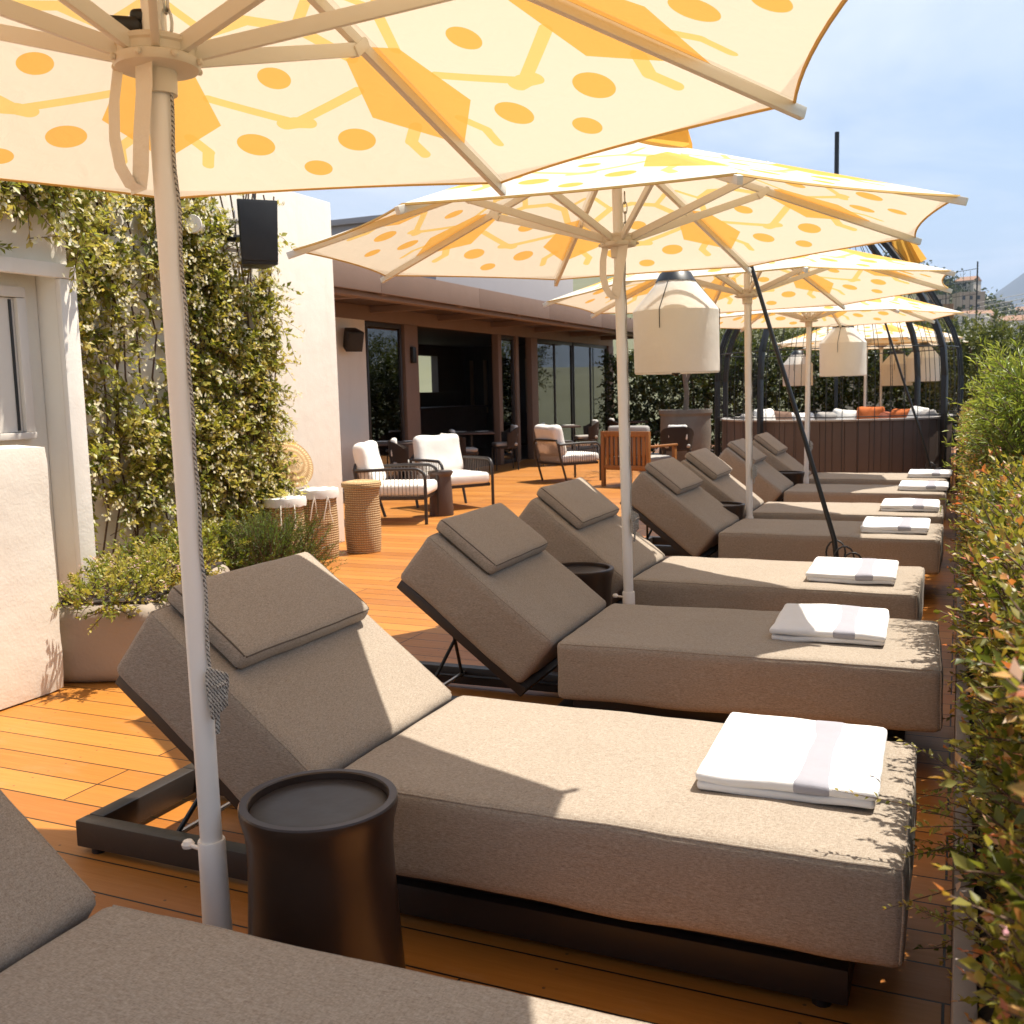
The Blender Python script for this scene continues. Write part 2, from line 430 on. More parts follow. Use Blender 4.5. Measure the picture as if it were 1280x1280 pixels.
        for j in range(ny):
            for k in range(nz_):
                faces.append((vid(0, j, k), vid(0, j, k + 1), vid(0, j + 1, k + 1), vid(0, j + 1, k)))
                faces.append((vid(nx, j, k), vid(nx, j + 1, k), vid(nx, j + 1, k + 1), vid(nx, j, k + 1)))
        return s.add(verts, faces)
    def build(s, name, mat, parent=None, smooth=True, angle=40, bevel=0., bseg=2):
        me = bpy.data.meshes.new(name)
        me.from_pydata(s.v, [], s.f)
        if s.uv:
            uvl = me.uv_layers.new(name='UVMap')
            for fi, uvs in s.uv.items():
                p = me.polygons[fi]
                for li, uv in zip(p.loop_indices, uvs): uvl.data[li].uv = uv
        if bevel:
            bm = bmesh.new(); bm.from_mesh(me)
            es = [e for e in bm.edges if len(e.link_faces) == 2 and e.calc_face_angle(0) > R(35)]
            bmesh.ops.bevel(bm, geom=es, offset=bevel, segments=bseg, affect='EDGES', clamp_overlap=True, profile=.6)
            bm.to_mesh(me); bm.free()
        me.materials.append(M[mat] if isinstance(mat, str) else mat)
        if smooth:
            me.shade_smooth(); me.set_sharp_from_angle(angle=R(angle))
        o = bpy.data.objects.new(name, me); COL.objects.link(o)
        if parent is not None: o.parent = parent
        return o

def tag(o, label=None, cat=None, group=None, kind=None):
    if label: o['label'] = label
    if cat: o['category'] = cat
    if group: o['group'] = group
    if kind: o['kind'] = kind
    return o
def thing(name, label, cat, loc=(0, 0, 0), rz=0., group=None):
    o = bpy.data.objects.new(name, None); COL.objects.link(o)
    o.location = loc; o.rotation_euler = (0, 0, rz); o.empty_display_size = .2
    return tag(o, label, cat, group)
def children(o): return [c for c in COL.objects if c.parent == o]
def copy_tree(o, parent=None):
    c = o.copy(); COL.objects.link(c); c.parent = parent
    for ch in children(o): copy_tree(ch, c)
    return c
def place(o, loc, rz=0., label=None, group=None):
    o.location = loc; o.rotation_euler = (0, 0, rz)
    if label: o['label'] = label
    if group: o['group'] = group
    return o
def struct(mb, name, mat, **k):
    return tag(mb.build(name, mat, **k), kind='structure')

# ------------------------------------------------------------------ leaves
def unit(a): return a / np.maximum(np.linalg.norm(a, axis=-1, keepdims=True), 1e-9)
def leaf_obj(name, P, D, N, L, W, T, mat, parent=None, fold=.18, extra=None):
    n = len(P); nm = n
    if extra is not None:      # petals on the same plant: (P, D, N, L, W, T, material)
        L = np.concatenate([np.broadcast_to(L, n), np.broadcast_to(extra[3], len(extra[0]))]); W = np.concatenate([np.broadcast_to(W, n), np.broadcast_to(extra[4], len(extra[0]))])
        P = np.concatenate([P, extra[0]]); D = np.concatenate([D, extra[1]]); N = np.concatenate([N, extra[2]]); T = np.concatenate([T, extra[5]]); n = len(P)
    D = unit(D); S = unit(np.cross(D, N)); Nn = np.cross(S, D)
    L = np.broadcast_to(L, n)[:, None]; W = np.broadcast_to(W, n)[:, None]
    V = np.empty((n, 4, 3), np.float32)
    V[:, 0] = P; V[:, 1] = P + D * L * .45 + S * W * .5 + Nn * L * fold * .5
    V[:, 2] = P + D * L - Nn * L * fold * .4; V[:, 3] = P + D * L * .45 - S * W * .5 + Nn * L * fold * .5
    me = bpy.data.meshes.new(name)
    me.vertices.add(n * 4); me.vertices.foreach_set('co', V.ravel())
    base = np.arange(n, dtype=np.int32)[:, None] * 4
    idx = np.concatenate([base + np.array([[0, 1, 2]]), base + np.array([[0, 2, 3]])], 1).astype(np.int32)
    me.loops.add(n * 6); me.loops.foreach_set('vertex_index', idx.ravel())
    me.polygons.add(n * 2); me.polygons.foreach_set('loop_start', np.arange(0, n * 6, 3, dtype=np.int32))
    me.update(calc_edges=True)
    at = me.attributes.new('tint', 'FLOAT', 'FACE'); at.data.foreach_set('value', np.repeat(np.clip(T, 0, 1), 2).astype(np.float32))
    me.materials.append(M[mat])
    if extra is not None:
        me.materials.append(M[extra[6]]); mi = np.zeros(n * 2, np.int32); mi[nm * 2:] = 1; me.polygons.foreach_set('material_index', mi)
    me.validate()
    o = bpy.data.objects.new(name, me); COL.objects.link(o)
    if parent is not None: o.parent = parent
    return o
def shoot_leaves(O, D, L, per, leaf_len, leaf_w, droop=0., tip_tint=.5, base_tint=(.1, .5), spread=.9):
    """leaves in pairs along shoots (origins O, directions D, lengths L)"""
    n = len(O); D = unit(D)
    t = (np.arange(per) + .6) / per
    t = np.tile(t, (n, 1)) + rng.normal(0, .03, (n, per)); t = np.clip(t, 0, 1)
    pos = O[:, None] + D[:, None] * (L[:, None] * t)[..., None]
    pos[..., 2] -= droop * (t * L[:, None]) ** 2
    rnd = rng.normal(0, 1, (n, per, 3))
    side = np.cross(np.broadcast_to(D[:, None], rnd.shape), rnd); side = unit(side)
    sgn = 1
    d = unit(D[:, None] * (.55 + .5 * t[..., None]) + side * spread)
    nr = unit(rng.normal(0, .55, (n, per, 3)) + np.array([.1, .1, .9]))
    ll = leaf_len * (1.15 - .5 * t) * rng.uniform(.7, 1.25, (n, per))
    tint = rng.uniform(base_tint[0], base_tint[1], (n, 1)) + rng.normal(0, .08, (n, per)) + np.clip((t - .55) / .45, 0, 1) * tip_tint * rng.uniform(.2, 1.0, (n, 1))
    return pos.reshape(-1, 3), d.reshape(-1, 3), nr.reshape(-1, 3), ll.ravel(), (ll * leaf_w).ravel(), tint.ravel()
def stems_obj(name, O, D, L, r, mat, parent, droop=0., back=0.):
    n = len(O); D = unit(D); rf = unit(np.cross(D, rng.normal(0, 1, (n, 3)))); rg = np.cross(D, rf)
    ts = np.array([-back, .5, 1.0]); rr = np.array([1., .75, .3]) * r
    V = np.empty((n, 3, 3, 3), np.float32)
    for i, t in enumerate(ts):
        c = O + D * (L * t)[:, None]; c[:, 2] -= droop * np.maximum(t, 0) ** 2 * L ** 2
        for k in range(3):
            a = 2 * PI * k / 3; V[:, i, k] = c + (rf * math.cos(a) + rg * math.sin(a)) * rr[i]
    base = np.arange(n)[:, None] * 9; q = []
    for i in range(2):
        for k in range(3): q.append([i * 3 + k, i * 3 + (k + 1) % 3, i * 3 + 3 + (k + 1) % 3, i * 3 + 3 + k])
    idx = (base[:, None] + np.array(q)[None]).astype(np.int32)
    me = bpy.data.meshes.new(name)
    me.vertices.add(n * 9); me.vertices.foreach_set('co', V.ravel())
    nf = n * 6; me.loops.add(nf * 4); me.loops.foreach_set('vertex_index', idx.ravel())
    me.polygons.add(nf); me.polygons.foreach_set('loop_start', np.arange(0, nf * 4, 4, dtype=np.int32))
    me.update(calc_edges=True); me.materials.append(M[mat]); me.validate()
    o = bpy.data.objects.new(name, me); COL.objects.link(o); o.parent = parent
    return o

# ------------------------------------------------------------------ camera
CAM = (0, 0, 1.4046); YAW, PIT, ROL = .4176, -.1165, -.0248
def cam_axes():
    cy, sy, cp, sp, cr, sr = math.cos(YAW), math.sin(YAW), math.cos(PIT), math.sin(PIT), math.cos(ROL), math.sin(ROL)
    r = Vector((cy, sy, 0)); f = Vector((-sy * cp, cy * cp, sp)); u = r.cross(f)
    return cr * r + sr * u, f, -sr * r + cr * u
r_, f_, u_ = cam_axes()
cd = bpy.data.cameras.new('camera'); cam = bpy.data.objects.new('camera', cd); COL.objects.link(cam)
cam.matrix_world = Matrix(((r_.x, u_.x, -f_.x, CAM[0]), (r_.y, u_.y, -f_.y, CAM[1]), (r_.z, u_.z, -f_.z, CAM[2]), (0, 0, 0, 1)))
cd.sensor_width = 36; cd.lens = 36 * 1261.086 / 1280; cd.clip_start = .05; cd.clip_end = 20000
cd.dof.use_dof = True; cd.dof.focus_distance = 3.3; cd.dof.aperture_fstop = 9
sc.camera = cam

# ------------------------------------------------------------------ light
SUN = Vector((.4670, .4580, 1.664)).normalized()
sl = bpy.data.lights.new('sun', 'SUN'); sl.energy = 5.0; sl.angle = R(.53); sl.color = (1, .93, .81)
so = bpy.data.objects.new('sun', sl); COL.objects.link(so); so.location = (4, 4, 14)
so.rotation_euler = SUN.to_track_quat('Z', 'Y').to_euler()
w = bpy.data.worlds.new('World'); sc.world = w; w.use_nodes = True
wt = NT(w.node_tree)
bg = w.node_tree.nodes['Background']
sky = wt.node('ShaderNodeTexSky', sky_type='NISHITA')
sky.sun_disc = False; sky.sun_elevation = math.asin(SUN.z); sky.sun_rotation = math.atan2(SUN.x, SUN.y)
sky.air_density = 1.0; sky.dust_density = 1.4; sky.ozone_density = 1.0; sky.altitude = 80
g = wt.coord('Generated')
sepw = wt.node('ShaderNodeSeparateXYZ'); wt.put(sepw.inputs[0], g)
zz = wt.m('MAXIMUM', sepw.outputs[2], .04)
cmb = wt.node('ShaderNodeCombineXYZ')
wt.put(cmb.inputs[0], wt.m('DIVIDE', sepw.outputs[0], zz)); wt.put(cmb.inputs[1], wt.m('DIVIDE', sepw.outputs[1], zz))
n1 = wt.noise(wt.mapping(cmb.outputs[0], (.55, .30, 1), (3.1, 1.7, 0)), 1.0, 7, .58, .5)
n2 = wt.noise(wt.mapping(cmb.outputs[0], (.16, .10, 1), (7.3, 2.2, 0)), 1.0, 4, .5)
cl = wt.m('MULTIPLY', wt.m('SUBTRACT', wt.m('ADD', n1, wt.m('MULTIPLY', n2, .7)), .80), 3.0, clamp=True)
cl = wt.m('MULTIPLY', cl, .7)
skyc = wt.mix(.28, sky.outputs[0], (3.2, 4.5, 5.5))
wt.put(bg.inputs[0], wt.mix(cl, skyc, (8.6, 8.5, 8.5)))
bg.inputs[1].default_value = .085
sc.view_settings.view_transform = 'Standard'; sc.view_settings.look = 'None'
sc.view_settings.exposure = .90; sc.view_settings.gamma = 1
sc.cycles.use_denoising = True; sc.cycles.max_bounces = 9; sc.cycles.transparent_max_bounces = 12
sc.cycles.sample_clamp_indirect = 8

# ------------------------------------------------------------------ setting
mb = MB(); mb.box((-13.2, -4, -.12), (.02, 26, 0)); struct(mb, 'deck', 'deck', smooth=False)
# ground far below the roof terrace
mb = MB(); mb.add([(-9000, -3000, -14), (9000, -3000, -14), (9000, 12000, -14), (-9000, 12000, -14)], [(0, 1, 2, 3)])
struct(mb, 'ground', 'terrain', smooth=False)

# ------------------------------------------------------------------ white building with window, vine wall and tower
wb = thing('white_building', 'white rendered building with a recessed window and a climber on its wall', 'building', (-5.5, 4, 0))
def rel(o, root):                    # geometry is written in world coordinates, then hung under its thing
    o.parent = root; o.matrix_parent_inverse = Matrix.LocRotScale(root.location, root.rotation_euler, None).inverted(); return o
m = MB()
m.box((-7.4, .2, 2.17), (-4.6, 4.3, 3.35)); m.box((-7.4, .2, 0), (-4.74, 4.2, 2.168)); m.box((-7.4, 4.203, 0), (-4.6, 4.3, 2.168))
m.box((-7.4, 4.302, 0), (-5.5, 8.33, 3.25))
rel(m.build('wall', 'plaster', bevel=.012), wb)
m = MB(); m.cushion((-4.738, .2, 0), (-4.02, 3.565, 1.22), .035, (6, 24, 10), 0, .006)
rel(m.build('parapet', 'plaster'), wb)
m = MB(); m.box((-4.598, 4.20, .0), (-4.56, 4.315, 2.10)); m.box((-4.598, .3, 2.102), (-4.555, 4.315, 2.18))
rel(m.build('trim', 'plaster_white', bevel=.006), wb)
wf = MB(); wf.box((-4.739, 2.6, 1.222), (-4.68, 4.08, 1.26)); wf.box((-4.739, 4.02, 1.262), (-4.69, 4.08, 1.99)); wf.box((-4.739, 2.6, 1.992), (-4.69, 4.08, 2.05)); wf.box((-4.739, 3.2, 1.262), (-4.70, 3.25, 1.99)); wf.box((-4.739, 2.6, 1.262), (-4.69, 2.66, 1.99))
wfo = rel(wf.build('window', 'door_white', bevel=.006), wb)
m = MB(); m.box((-4.737, 2.662, 1.263), (-4.72, 3.198, 1.988)); m.box((-4.737, 3.252, 1.263), (-4.72, 4.018, 1.988))
p = m.build('shutter_panel', 'door_white', smooth=False); p.parent = wfo
m = MB(); m.box((-4.719, 3.985, 1.27), (-4.712, 4.0, 1.98)); p = m.build('seal', 'black_metal', smooth=False); p.parent = wfo
m = MB()
for z in np.arange(.35, 3.1, .23): m.box((-5.498, 4.36, z), (-5.492, 7.2, z + .012))
rel(m.build('trellis_rail', 'plaster_white', smooth=False), wb)

# ------------------------------------------------------------------ restaurant pavilion
pv = thing('restaurant_pavilion', 'long low brown pavilion with dark glass front and deep eave', 'building', (-8.4, 12.6, 0))
m = MB(); m.box((-13.1, 8.4, 2.80), (-6.80, 25.9, 2.98)); rel(m.build('roof', 'brown_dark', bevel=.01), pv)
m = MB()
for i in range(6):
    y0 = 8.4 + i * 2.9; m.box((-6.798, y0, 2.715), (-6.75, y0 + 2.896, 3.02))
rel(m.build('fascia', 'brown_beam', bevel=.006), pv)
m = MB()
for i in range(8): m.box((-6.80, 9.2 + i * 2.2, 2.70), (-6.9 - 1.44, 9.32 + i * 2.2, 2.798))
m.box((-7.02, 8.6, 2.66), (-6.86, 25.5, 2.72))
rel(m.build('eave_beam', 'brown_beam', bevel=.006), pv)
m = MB(); m.box((-8.46, 12.6, 2.58), (-8.34, 25.6, 2.799)); rel(m.build('header', 'brown_beam', bevel=.008), pv)
for (y0, y1) in ((14.62, 15.06), (18.30, 18.46), (19.18, 19.32), (20.0, 20.34), (25.2, 25.6)):
    m = MB(); m.box((-8.47, y0, 0), (-8.33, y1, 2.578)); rel(m.build('post', 'brown_beam', bevel=.008), pv)
m = MB(); m.box((-8.60, 12.3, 0), (-8.36, 13.46, 2.798)); m.box((-12.9, 12.1, 0), (-8.60, 12.3, 2.798)); rel(m.build('end_wall', 'plaster', bevel=.01), pv)
for (y0, y1) in ((13.50, 14.58), (18.48, 19.16), (20.36, 22.6), (22.68, 25.18)):
    fr = MB()
    fr.box((-8.43, y0, .0), (-8.37, y1, .07)); fr.box((-8.43, y0, 2.5), (-8.37, y1, 2.577)); fr.box((-8.43, y0, .072), (-8.37, y0 + .05, 2.498)); fr.box((-8.43, y1 - .05, .072), (-8.37, y1, 2.498))
    if y1 - y0 > 1.5: fr.box((-8.425, (y0 + y1) / 2 - .025, .072), (-8.375, (y0 + y1) / 2 + .025, 2.498))
    fo = rel(fr.build('glass_panel', 'dark_metal', bevel=.004), pv)
    m = MB(); m.box((-8.404, y0 + .052, .073), (-8.396, y1 - .052, 2.497)); p = m.build('pane', 'window_glass', smooth=False); p.parent = fo
# open room behind the glass
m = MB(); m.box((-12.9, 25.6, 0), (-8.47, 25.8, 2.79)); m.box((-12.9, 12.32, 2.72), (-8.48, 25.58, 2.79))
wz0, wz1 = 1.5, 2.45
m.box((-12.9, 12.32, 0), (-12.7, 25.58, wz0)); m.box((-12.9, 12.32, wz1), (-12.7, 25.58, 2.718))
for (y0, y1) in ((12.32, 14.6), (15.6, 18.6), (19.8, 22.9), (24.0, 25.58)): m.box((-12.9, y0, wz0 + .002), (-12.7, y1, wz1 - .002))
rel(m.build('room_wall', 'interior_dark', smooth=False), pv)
m = MB()
for k in range(9): m.box((-12.5 + k * .42, 25.50, .9), (-12.42 + k * .42, 25.59, 2.35))
rel(m.build('wall_slat', 'slat_wood', smooth=False), pv)
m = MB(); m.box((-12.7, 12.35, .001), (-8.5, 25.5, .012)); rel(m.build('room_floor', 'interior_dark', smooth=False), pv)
m = MB(); m.box((-12.2, 16.2, .013), (-11.4, 24.2, 1.08)); m.box((-12.3, 16.1, 1.082), (-11.3, 24.3, 1.13)); rel(m.build('bar_counter', 'brown_dark', bevel=.01), pv)
m = MB(); m.box((-8.36, 14.78, 1.95), (-8.27, 14.9, 2.22)); rel(m.build('wall_lamp', 'black_metal', bevel=.02), pv)

ph = thing('penthouse', 'pale grey set-back upper storey above the pavilion roof', 'building', (-9.5, 18, 2.98))
m = MB(); m.box((-13, 18.0, 2.985), (-9.5, 25.8, 4.9)); rel(m.build('wall', 'grey_render', bevel=.01), ph)
m = MB(); m.box((-13.1, 17.9, 4.902), (-9.4, 25.85, 5.02)); rel(m.build('coping', 'grey_render', bevel=.01), ph)

# ------------------------------------------------------------------ sun loungers
def make_lounger(sd=0.):
    # origin on the floor below the middle; foot end at x=+1.05
    root = thing('sun_lounger', '', 'sun lounger')
    F = 1.05; H = F - 1.42; ang = R(37.8)
    fr = MB()
    x0, x1 = F - 2.44, F - .12
    fr.box((x0, -.27, .02), (x1, -.215, .105)); fr.box((x0, .215, .02), (x1, .27, .105))
    fr.box((x0, -.214, .02), (x0 + .06, .214, .105)); fr.box((x1 - .06, -.214, .02), (x1, .214, .105)); fr.box((H - .06, -.214, .02), (H, .214, .104))
    fr.build('base_frame', 'dark_metal', root, bevel=.005)
    for sx in (x0 + .06, x1 - .06):
        for sy in (-.24, .24):
            f = MB(); f.lathe([(.022, 0), (.022, .02)], 12, (sx, sy, 0)); f.build('foot', 'black_metal', root)
    pl = MB(); pl.box((H + .02, -.24, .1065), (x1 - .12, .24, .19)); pl.build('platform', 'dark_metal', root, bevel=.005)
    c = MB(); c.cushion((H + .004, -.4, .193), (F, .4, .425), .024, (44, 26, 10), .008, .0045, seed=2.1 + sd, hem=.009); sc_o = c.build('seat_cushion', 'taupe', root, angle=60)
    sm = MB(); X = np.linspace(H + .02, F, 40)
    sm.tube([c.surf((x, -.4, .425)) for x in X] + [c.surf((F, y, .425)) for y in np.linspace(-.39, .39, 24)] + [c.surf((x, .4, .425)) for x in X[::-1]], .0028, 6)
    sm.tube([c.surf((F, -.4, z)) for z in np.linspace(.42, .21, 10)], .003, 6); sm.tube([c.surf((F, .4, z)) for z in np.linspace(.42, .21, 10)], .003, 6)
    sm.build('seam', 'taupe', sc_o)
    # backrest, local frame: s along the slope from the hinge, t thickness
    A = Matrix.Translation((H + .002, 0, .42)) @ Matrix.Rotation(ang, 4, 'Y') @ Matrix.Scale(-1, 4, (1, 0, 0)) @ Matrix.Scale(-1, 4, (0, 1, 0))
    b = MB(); b.cushion((.004, -.4, -.245), (.69, .4, 0), .026, (24, 26, 10), .008, .0045, mat=A, seed=5.3 + sd, hem=.01); bc_o = b.build('backrest_cushion', 'taupe', root, angle=60)
    sm = MB(); X = np.linspace(.02, .69, 22)
    sm.tube([b.surf((x, -.4, 0)) for x in X] + [b.surf((.69, y, 0)) for y in np.linspace(-.39, .39, 24)] + [b.surf((x, .4, 0)) for x in X[::-1]], .0028, 6)
    sm.build('seam', 'taupe', bc_o)
    bf = MB()
    for sy in (-.345, .345):
        bf.box((-.02, sy - .02, -.295), (.68, sy + .02, -.25), A)
    bf.box((.64, -.323, -.288), (.68, .323, -.252), A); bf.box((.30, -.323, -.288), (.34, .323, -.252), A); bf.box((-.02, -.323, -.288), (.02, .323, -.252), A)
    bf.build('backrest_frame', 'dark_metal', root, bevel=.004)
    for sy in (-.19, .19):
        st = MB(); p = A @ Vector((.50, sy, -.275)); st.tube([p, (x0 + .34, sy, .085)], .008, 8)
        st.tube([(x0 + .2, sy, .07), (H - .1, sy, .07)], .007, 6); st.build('support_strut', 'black_metal', root)
    cr = MB(); cr.tube([(x0 + .34, -.214, .08), (x0 + .34, .214, .08)], .009, 8); cr.build('strut_bar', 'steel', root)
    pi = MB(); pi.cushion((.385, -.325, .006), (.70, .335, .066), .022, (16, 26, 6), .008, .004, mat=A, seed=8.8 + sd)
    pio = pi.build('headrest_pillow', 'taupe_pillow', root, angle=60)
    sm = MB(); X = np.linspace(.39, .70, 12)
    for y in (-.325, .335):
        sm.tube([pi.surf((x, y, .066)) for x in X], .0028, 6)
        sm.tube([pi.surf((x, y, .006)) for x in X], .0028, 6)
    sm.tube([pi.surf((.385, y, .066)) for y in np.linspace(-.32, .33, 22)], .0026, 6)
    sm.build('piping', 'piping_brown', pio)
    return root
lov = [make_lounger(k * 13.7) for k in range(4)]
LG = 'taupe sun loungers in a row'
spots = [(-.095, .64, .02, 'taupe lounger nearest the camera, cut off at the bottom left corner'),
         (-.0744, 2.0995, .0051, 'large taupe lounger behind the big dark drum table, its foot in full sun'),
         (-.0255, 3.6885, .0385, 'taupe lounger just in front of the second umbrella pole'),
         (-.150, 5.011, -.0023, 'taupe lounger just behind the second umbrella pole, set back from the hedge'),
         (-.0837, 6.8465, -.0115, 'taupe lounger just in front of the third umbrella pole, behind the slanting black lamp pole'),
         (-.0871, 8.0744, .0121, 'taupe lounger just behind the third umbrella pole, sunlit along its seat'),
         (-.09, 9.74, .0, 'small far taupe lounger, second from the round booth'),
         (-.095, 11.15, .0, 'farthest taupe lounger, right in front of the round booth')]
for i, (x, y, a, lab) in enumerate(spots):
    o = lov[i] if i < 4 else copy_tree(lov[(i + 1) % 4])
    place(o, (x - 1.05 * math.cos(a) - .4 * math.sin(a), y - 1.05 * math.sin(a) + .4 * math.cos(a), 0), a, lab, LG)

# folded towels
def make_towel(seed):
    root = thing('folded_towel', '', 'towel')
    m = MB()
    m.cushion((-.21, -.245, .001), (.205, .245, .025), .012, (30, 26, 5), .003, .007, seed=seed)
    m.cushion((-.214, -.25, .0215), (.21, .242, .049), .0138, (30, 26, 6), .006, .007, seed=seed + 3)
    m.build('terry_cloth', 'towel_white', root, angle=70)
    b = MB(); b.cushion((.015, -.2525, .0200), (.11, .2445, .0512), .0150, (10, 26, 6), .0045, .007, seed=seed + 3)
    b.build('woven_band', 'towel_band', root, angle=70)
    return root
tw = [(-.362, 2.592, .02, 'largest white folded towel, on the lounger beside the large drum table'),
      (-.446, 4.15, .035, 'white folded towel half in canopy shade, second nearest the camera'),
      (-.475, 5.40, .02, 'white folded towel in front of the looped cables of the slanting lamp pole'),
      (-.37, 7.25, .0, 'white folded towel right of the slanting lamp pole, partly on canopy shade edge'),
      (-.33, 8.50, .01, 'white folded towel on the sunlit lounger behind the third pole'),
      (-.28, 10.14, .0, 'small white folded towel on the second farthest lounger'),
      (-.26, 11.55, -.01, 'smallest white folded towel, on the farthest lounger by the booth')]
protos = [make_towel(1.3), make_towel(4.4), make_towel(9.7)]
for i, (x, y, a, lab) in enumerate(tw):
    o = protos[i] if i < 3 else copy_tree(protos[i % 3])
    place(o, (x, y, .432), a, lab, 'folded towels on the lounger feet')

# drum side tables
def make_table():
    root = thing('side_table', '', 'side table')
    m = MB()
    m.lathe([(.178, 0), (.183, .004), (.182, .02), (.177, .10), (.171, .20), (.165, .30), (.1615, .38), (.162, .43), (.166, .465), (.1735, .495), (.1755, .508), (.1755, .518), (.173, .522), (.157, .522), (.154, .519), (.153, .503)], 64, close=False)
    m.build('drum', 'bronze', root, angle=30)
    t = MB(); t.lathe([(0, .5045), (.10, .5045), (.150, .5045), (.1525, .5025)], 64, close=False); t.build('tray_top', 'dark_metal', root)
    return root
tb = [(-1.285, 1.795, 'large dark bronze drum table between the two nearest loungers'),
      (-1.745, 4.755, 'dark drum table mostly hidden behind the second lounger, left of the second pole'),
      (-1.66, 7.745, 'dark drum table between the loungers at the third pole'),
      (-1.63, 10.82, 'tiny dark drum table at the two farthest loungers')]
t0 = make_table()
for i, (x, y, lab) in enumerate(tb):
    place(t0 if i == 0 else copy_tree(t0), (x, y, 0), .3 * i, lab, 'dark drum side tables between loungers')

# ------------------------------------------------------------------ umbrellas
RZ, AZ, RU = 2.098, 2.585, 1.5
def make_umbrella():
    root = thing('umbrella', '', 'umbrella')
    m = MB(); m.box((-.17, -.17, 0), (.17, .17, .012)); m.build('base_plate', 'steel', root, bevel=.003)
    m = MB(); m.lathe([(.036, .012), (.034, .1), (.0305, .36), (.0305, .425), (.0285, .43), (.025, .43)], 24, close=False); m.build('sleeve', 'pole_white', root)
    m = MB(); m.lathe([(.0245, .3), (.0242, 2.56)], 24); po = m.build('pole', 'pole_white', root)
    m = MB(); m.tube([(-.03, .012, .40), (-.062, .03, .40)], .005, 8); m.lathe([(0, 0), (.013, .002), (.015, .010), (.010, .018), (0, .02)], 12, (-.07, .034, .392)); m.build('locking_knob', 'pole_white', root)
    # runner hub
    m = MB(); m.lathe([(.026, 2.03), (.036, 2.03), (.038, 2.075), (.082, 2.08), (.086, 2.086), (.086, 2.098), (.076, 2.103), (.076, 2.118), (.080, 2.122), (.080, 2.130), (.074, 2.134), (.04, 2.134), (.026, 2.134)], 32, close=False)
    for k in range(8):
        a = k * PI / 4; m.lathe([(.007, 0), (.007, .006), (.004, .009)], 8, (0, 0, 0), Matrix.Translation((.0865 * math.cos(a), .0865 * math.sin(a), 2.09)) @ Matrix.Rotation(a, 4, 'Z') @ Matrix.Rotation(PI / 2, 4, 'Y'))
    m.build('runner_hub', 'hub_cream', root)
    m = MB(); m.lathe([(.0, 2.56), (.05, 2.555), (.07, 2.535), (.07, 2.50), (.03, 2.47), (.0255, 2.46)], 24, close=False); m.build('top_hub', 'hub_cream', root)
    m = MB()
    for k in range(4):      # short chain beside the pole
        z = 2.16 + k * .045; pts = [(.038 + (0 if k % 2 else .010 * math.cos(a)), (.010 * math.cos(a) if k % 2 else 0) - .028, z + .028 * math.sin(a)) for a in np.linspace(0, 2 * PI, 13)]
        m.tube(pts, .0032, 6, cap=False)
    m.build('chain', 'steel', root)
    sl_ = (AZ - RZ) / RU
    for k in range(8):
        t = PI / 8 + k * PI / 4; d = Vector((math.cos(t), math.sin(t), 0))
        def pt(r, dz=0): return d * r + Vector((0, 0, AZ - sl_ * r + dz))
        m = MB(); m.bar(pt(.07, -.03), pt(RU + .028, -.0185), .021, .03); m.build('rib', 'cream_metal', root, bevel=.003)
        m = MB(); q = pt(.71, -.045); m.bar(d * .07 + Vector((0, 0, 2.116)), q, .017, .034); m.bar(q + d * -.02 + Vector((0, 0, -.012)), q + d * .035 + Vector((0, 0, .028)), .027, .03); m.build('strut', 'cream_metal', root, bevel=.003)
    # canopy: eight panels
    AP = RU * math.cos(PI / 8); th = math.tan(PI / 8); NA, NB = 26, 12
    verts = []; faces = []; uvs = []; hem_top = []
    for k in range(8):
        mid = (k + 1) * PI / 4; e = Vector((math.cos(mid), math.sin(mid), 0)); gg = Vector((-math.sin(mid), math.cos(mid), 0))
        o = len(verts); loc = []
        for i in range(NA + 1):
            for j in range(NB + 1):
                s = j / NB * 2 - 1; tt = i / NA
                a = AP * tt; a -= .045 * (1 - s * s) * max(0, (tt - .6) / .4) ** 2
                b_ = th * AP * tt * s
                if tt > .6: b_ = th * AP * tt * s
                z = AZ - (AZ - RZ) * tt - .012 * (1 - s * s) * math.sin(PI * tt)
                verts.append(e * a + gg * b_ + Vector((0, 0, z))); loc.append((a, b_))
        for i in range(NA):
            for j in range(NB):
                q = (i * (NB + 1) + j, (i + 1) * (NB + 1) + j, (i + 1) * (NB + 1) + j + 1, i * (NB + 1) + j + 1)
                faces.append(tuple(x + o for x in q)); uvs.append([loc[x] for x in q])
        hem_top.append([verts[o + NA * (NB + 1) + j].copy() for j in range(NB + 1)])
    me = bpy.data.meshes.new('canopy'); me.from_pydata([tuple(v) for v in verts], [], faces)
    ul = me.uv_layers.new(name='panel')
    for p, uv in zip(me.polygons, uvs):
        for li, c in zip(p.loop_indices, uv): ul.data[li].uv = c
    me.materials.append(M['canopy']); me.shade_smooth(); me.set_sharp_from_angle(angle=R(30))
    co = bpy.data.objects.new('canopy', me); COL.objects.link(co); co.parent = root
    m = MB()
    for row in hem_top:
        vs = []; n = len(row)
        for p in row:
            d = Vector((p.x, p.y, 0)).normalized()
            vs += [p + d * .002 + Vector((0, 0, .002)), p + d * .0045 + Vector((0, 0, -.006)), p + d * -.001 + Vector((0, 0, -.007)), p + d * -.004 + Vector((0, 0, -.002))]
        fs = [(4 * i + q, 4 * i + 4 + q, 4 * i + 4 + (q + 1) % 4, 4 * i + (q + 1) % 4) for i in range(n - 1) for q in range(4)]
        m.add(vs, fs)
    h = m.build('hem', 'yellow_trim', co)
    # vent cap
    m = MB(); v = []; f = []
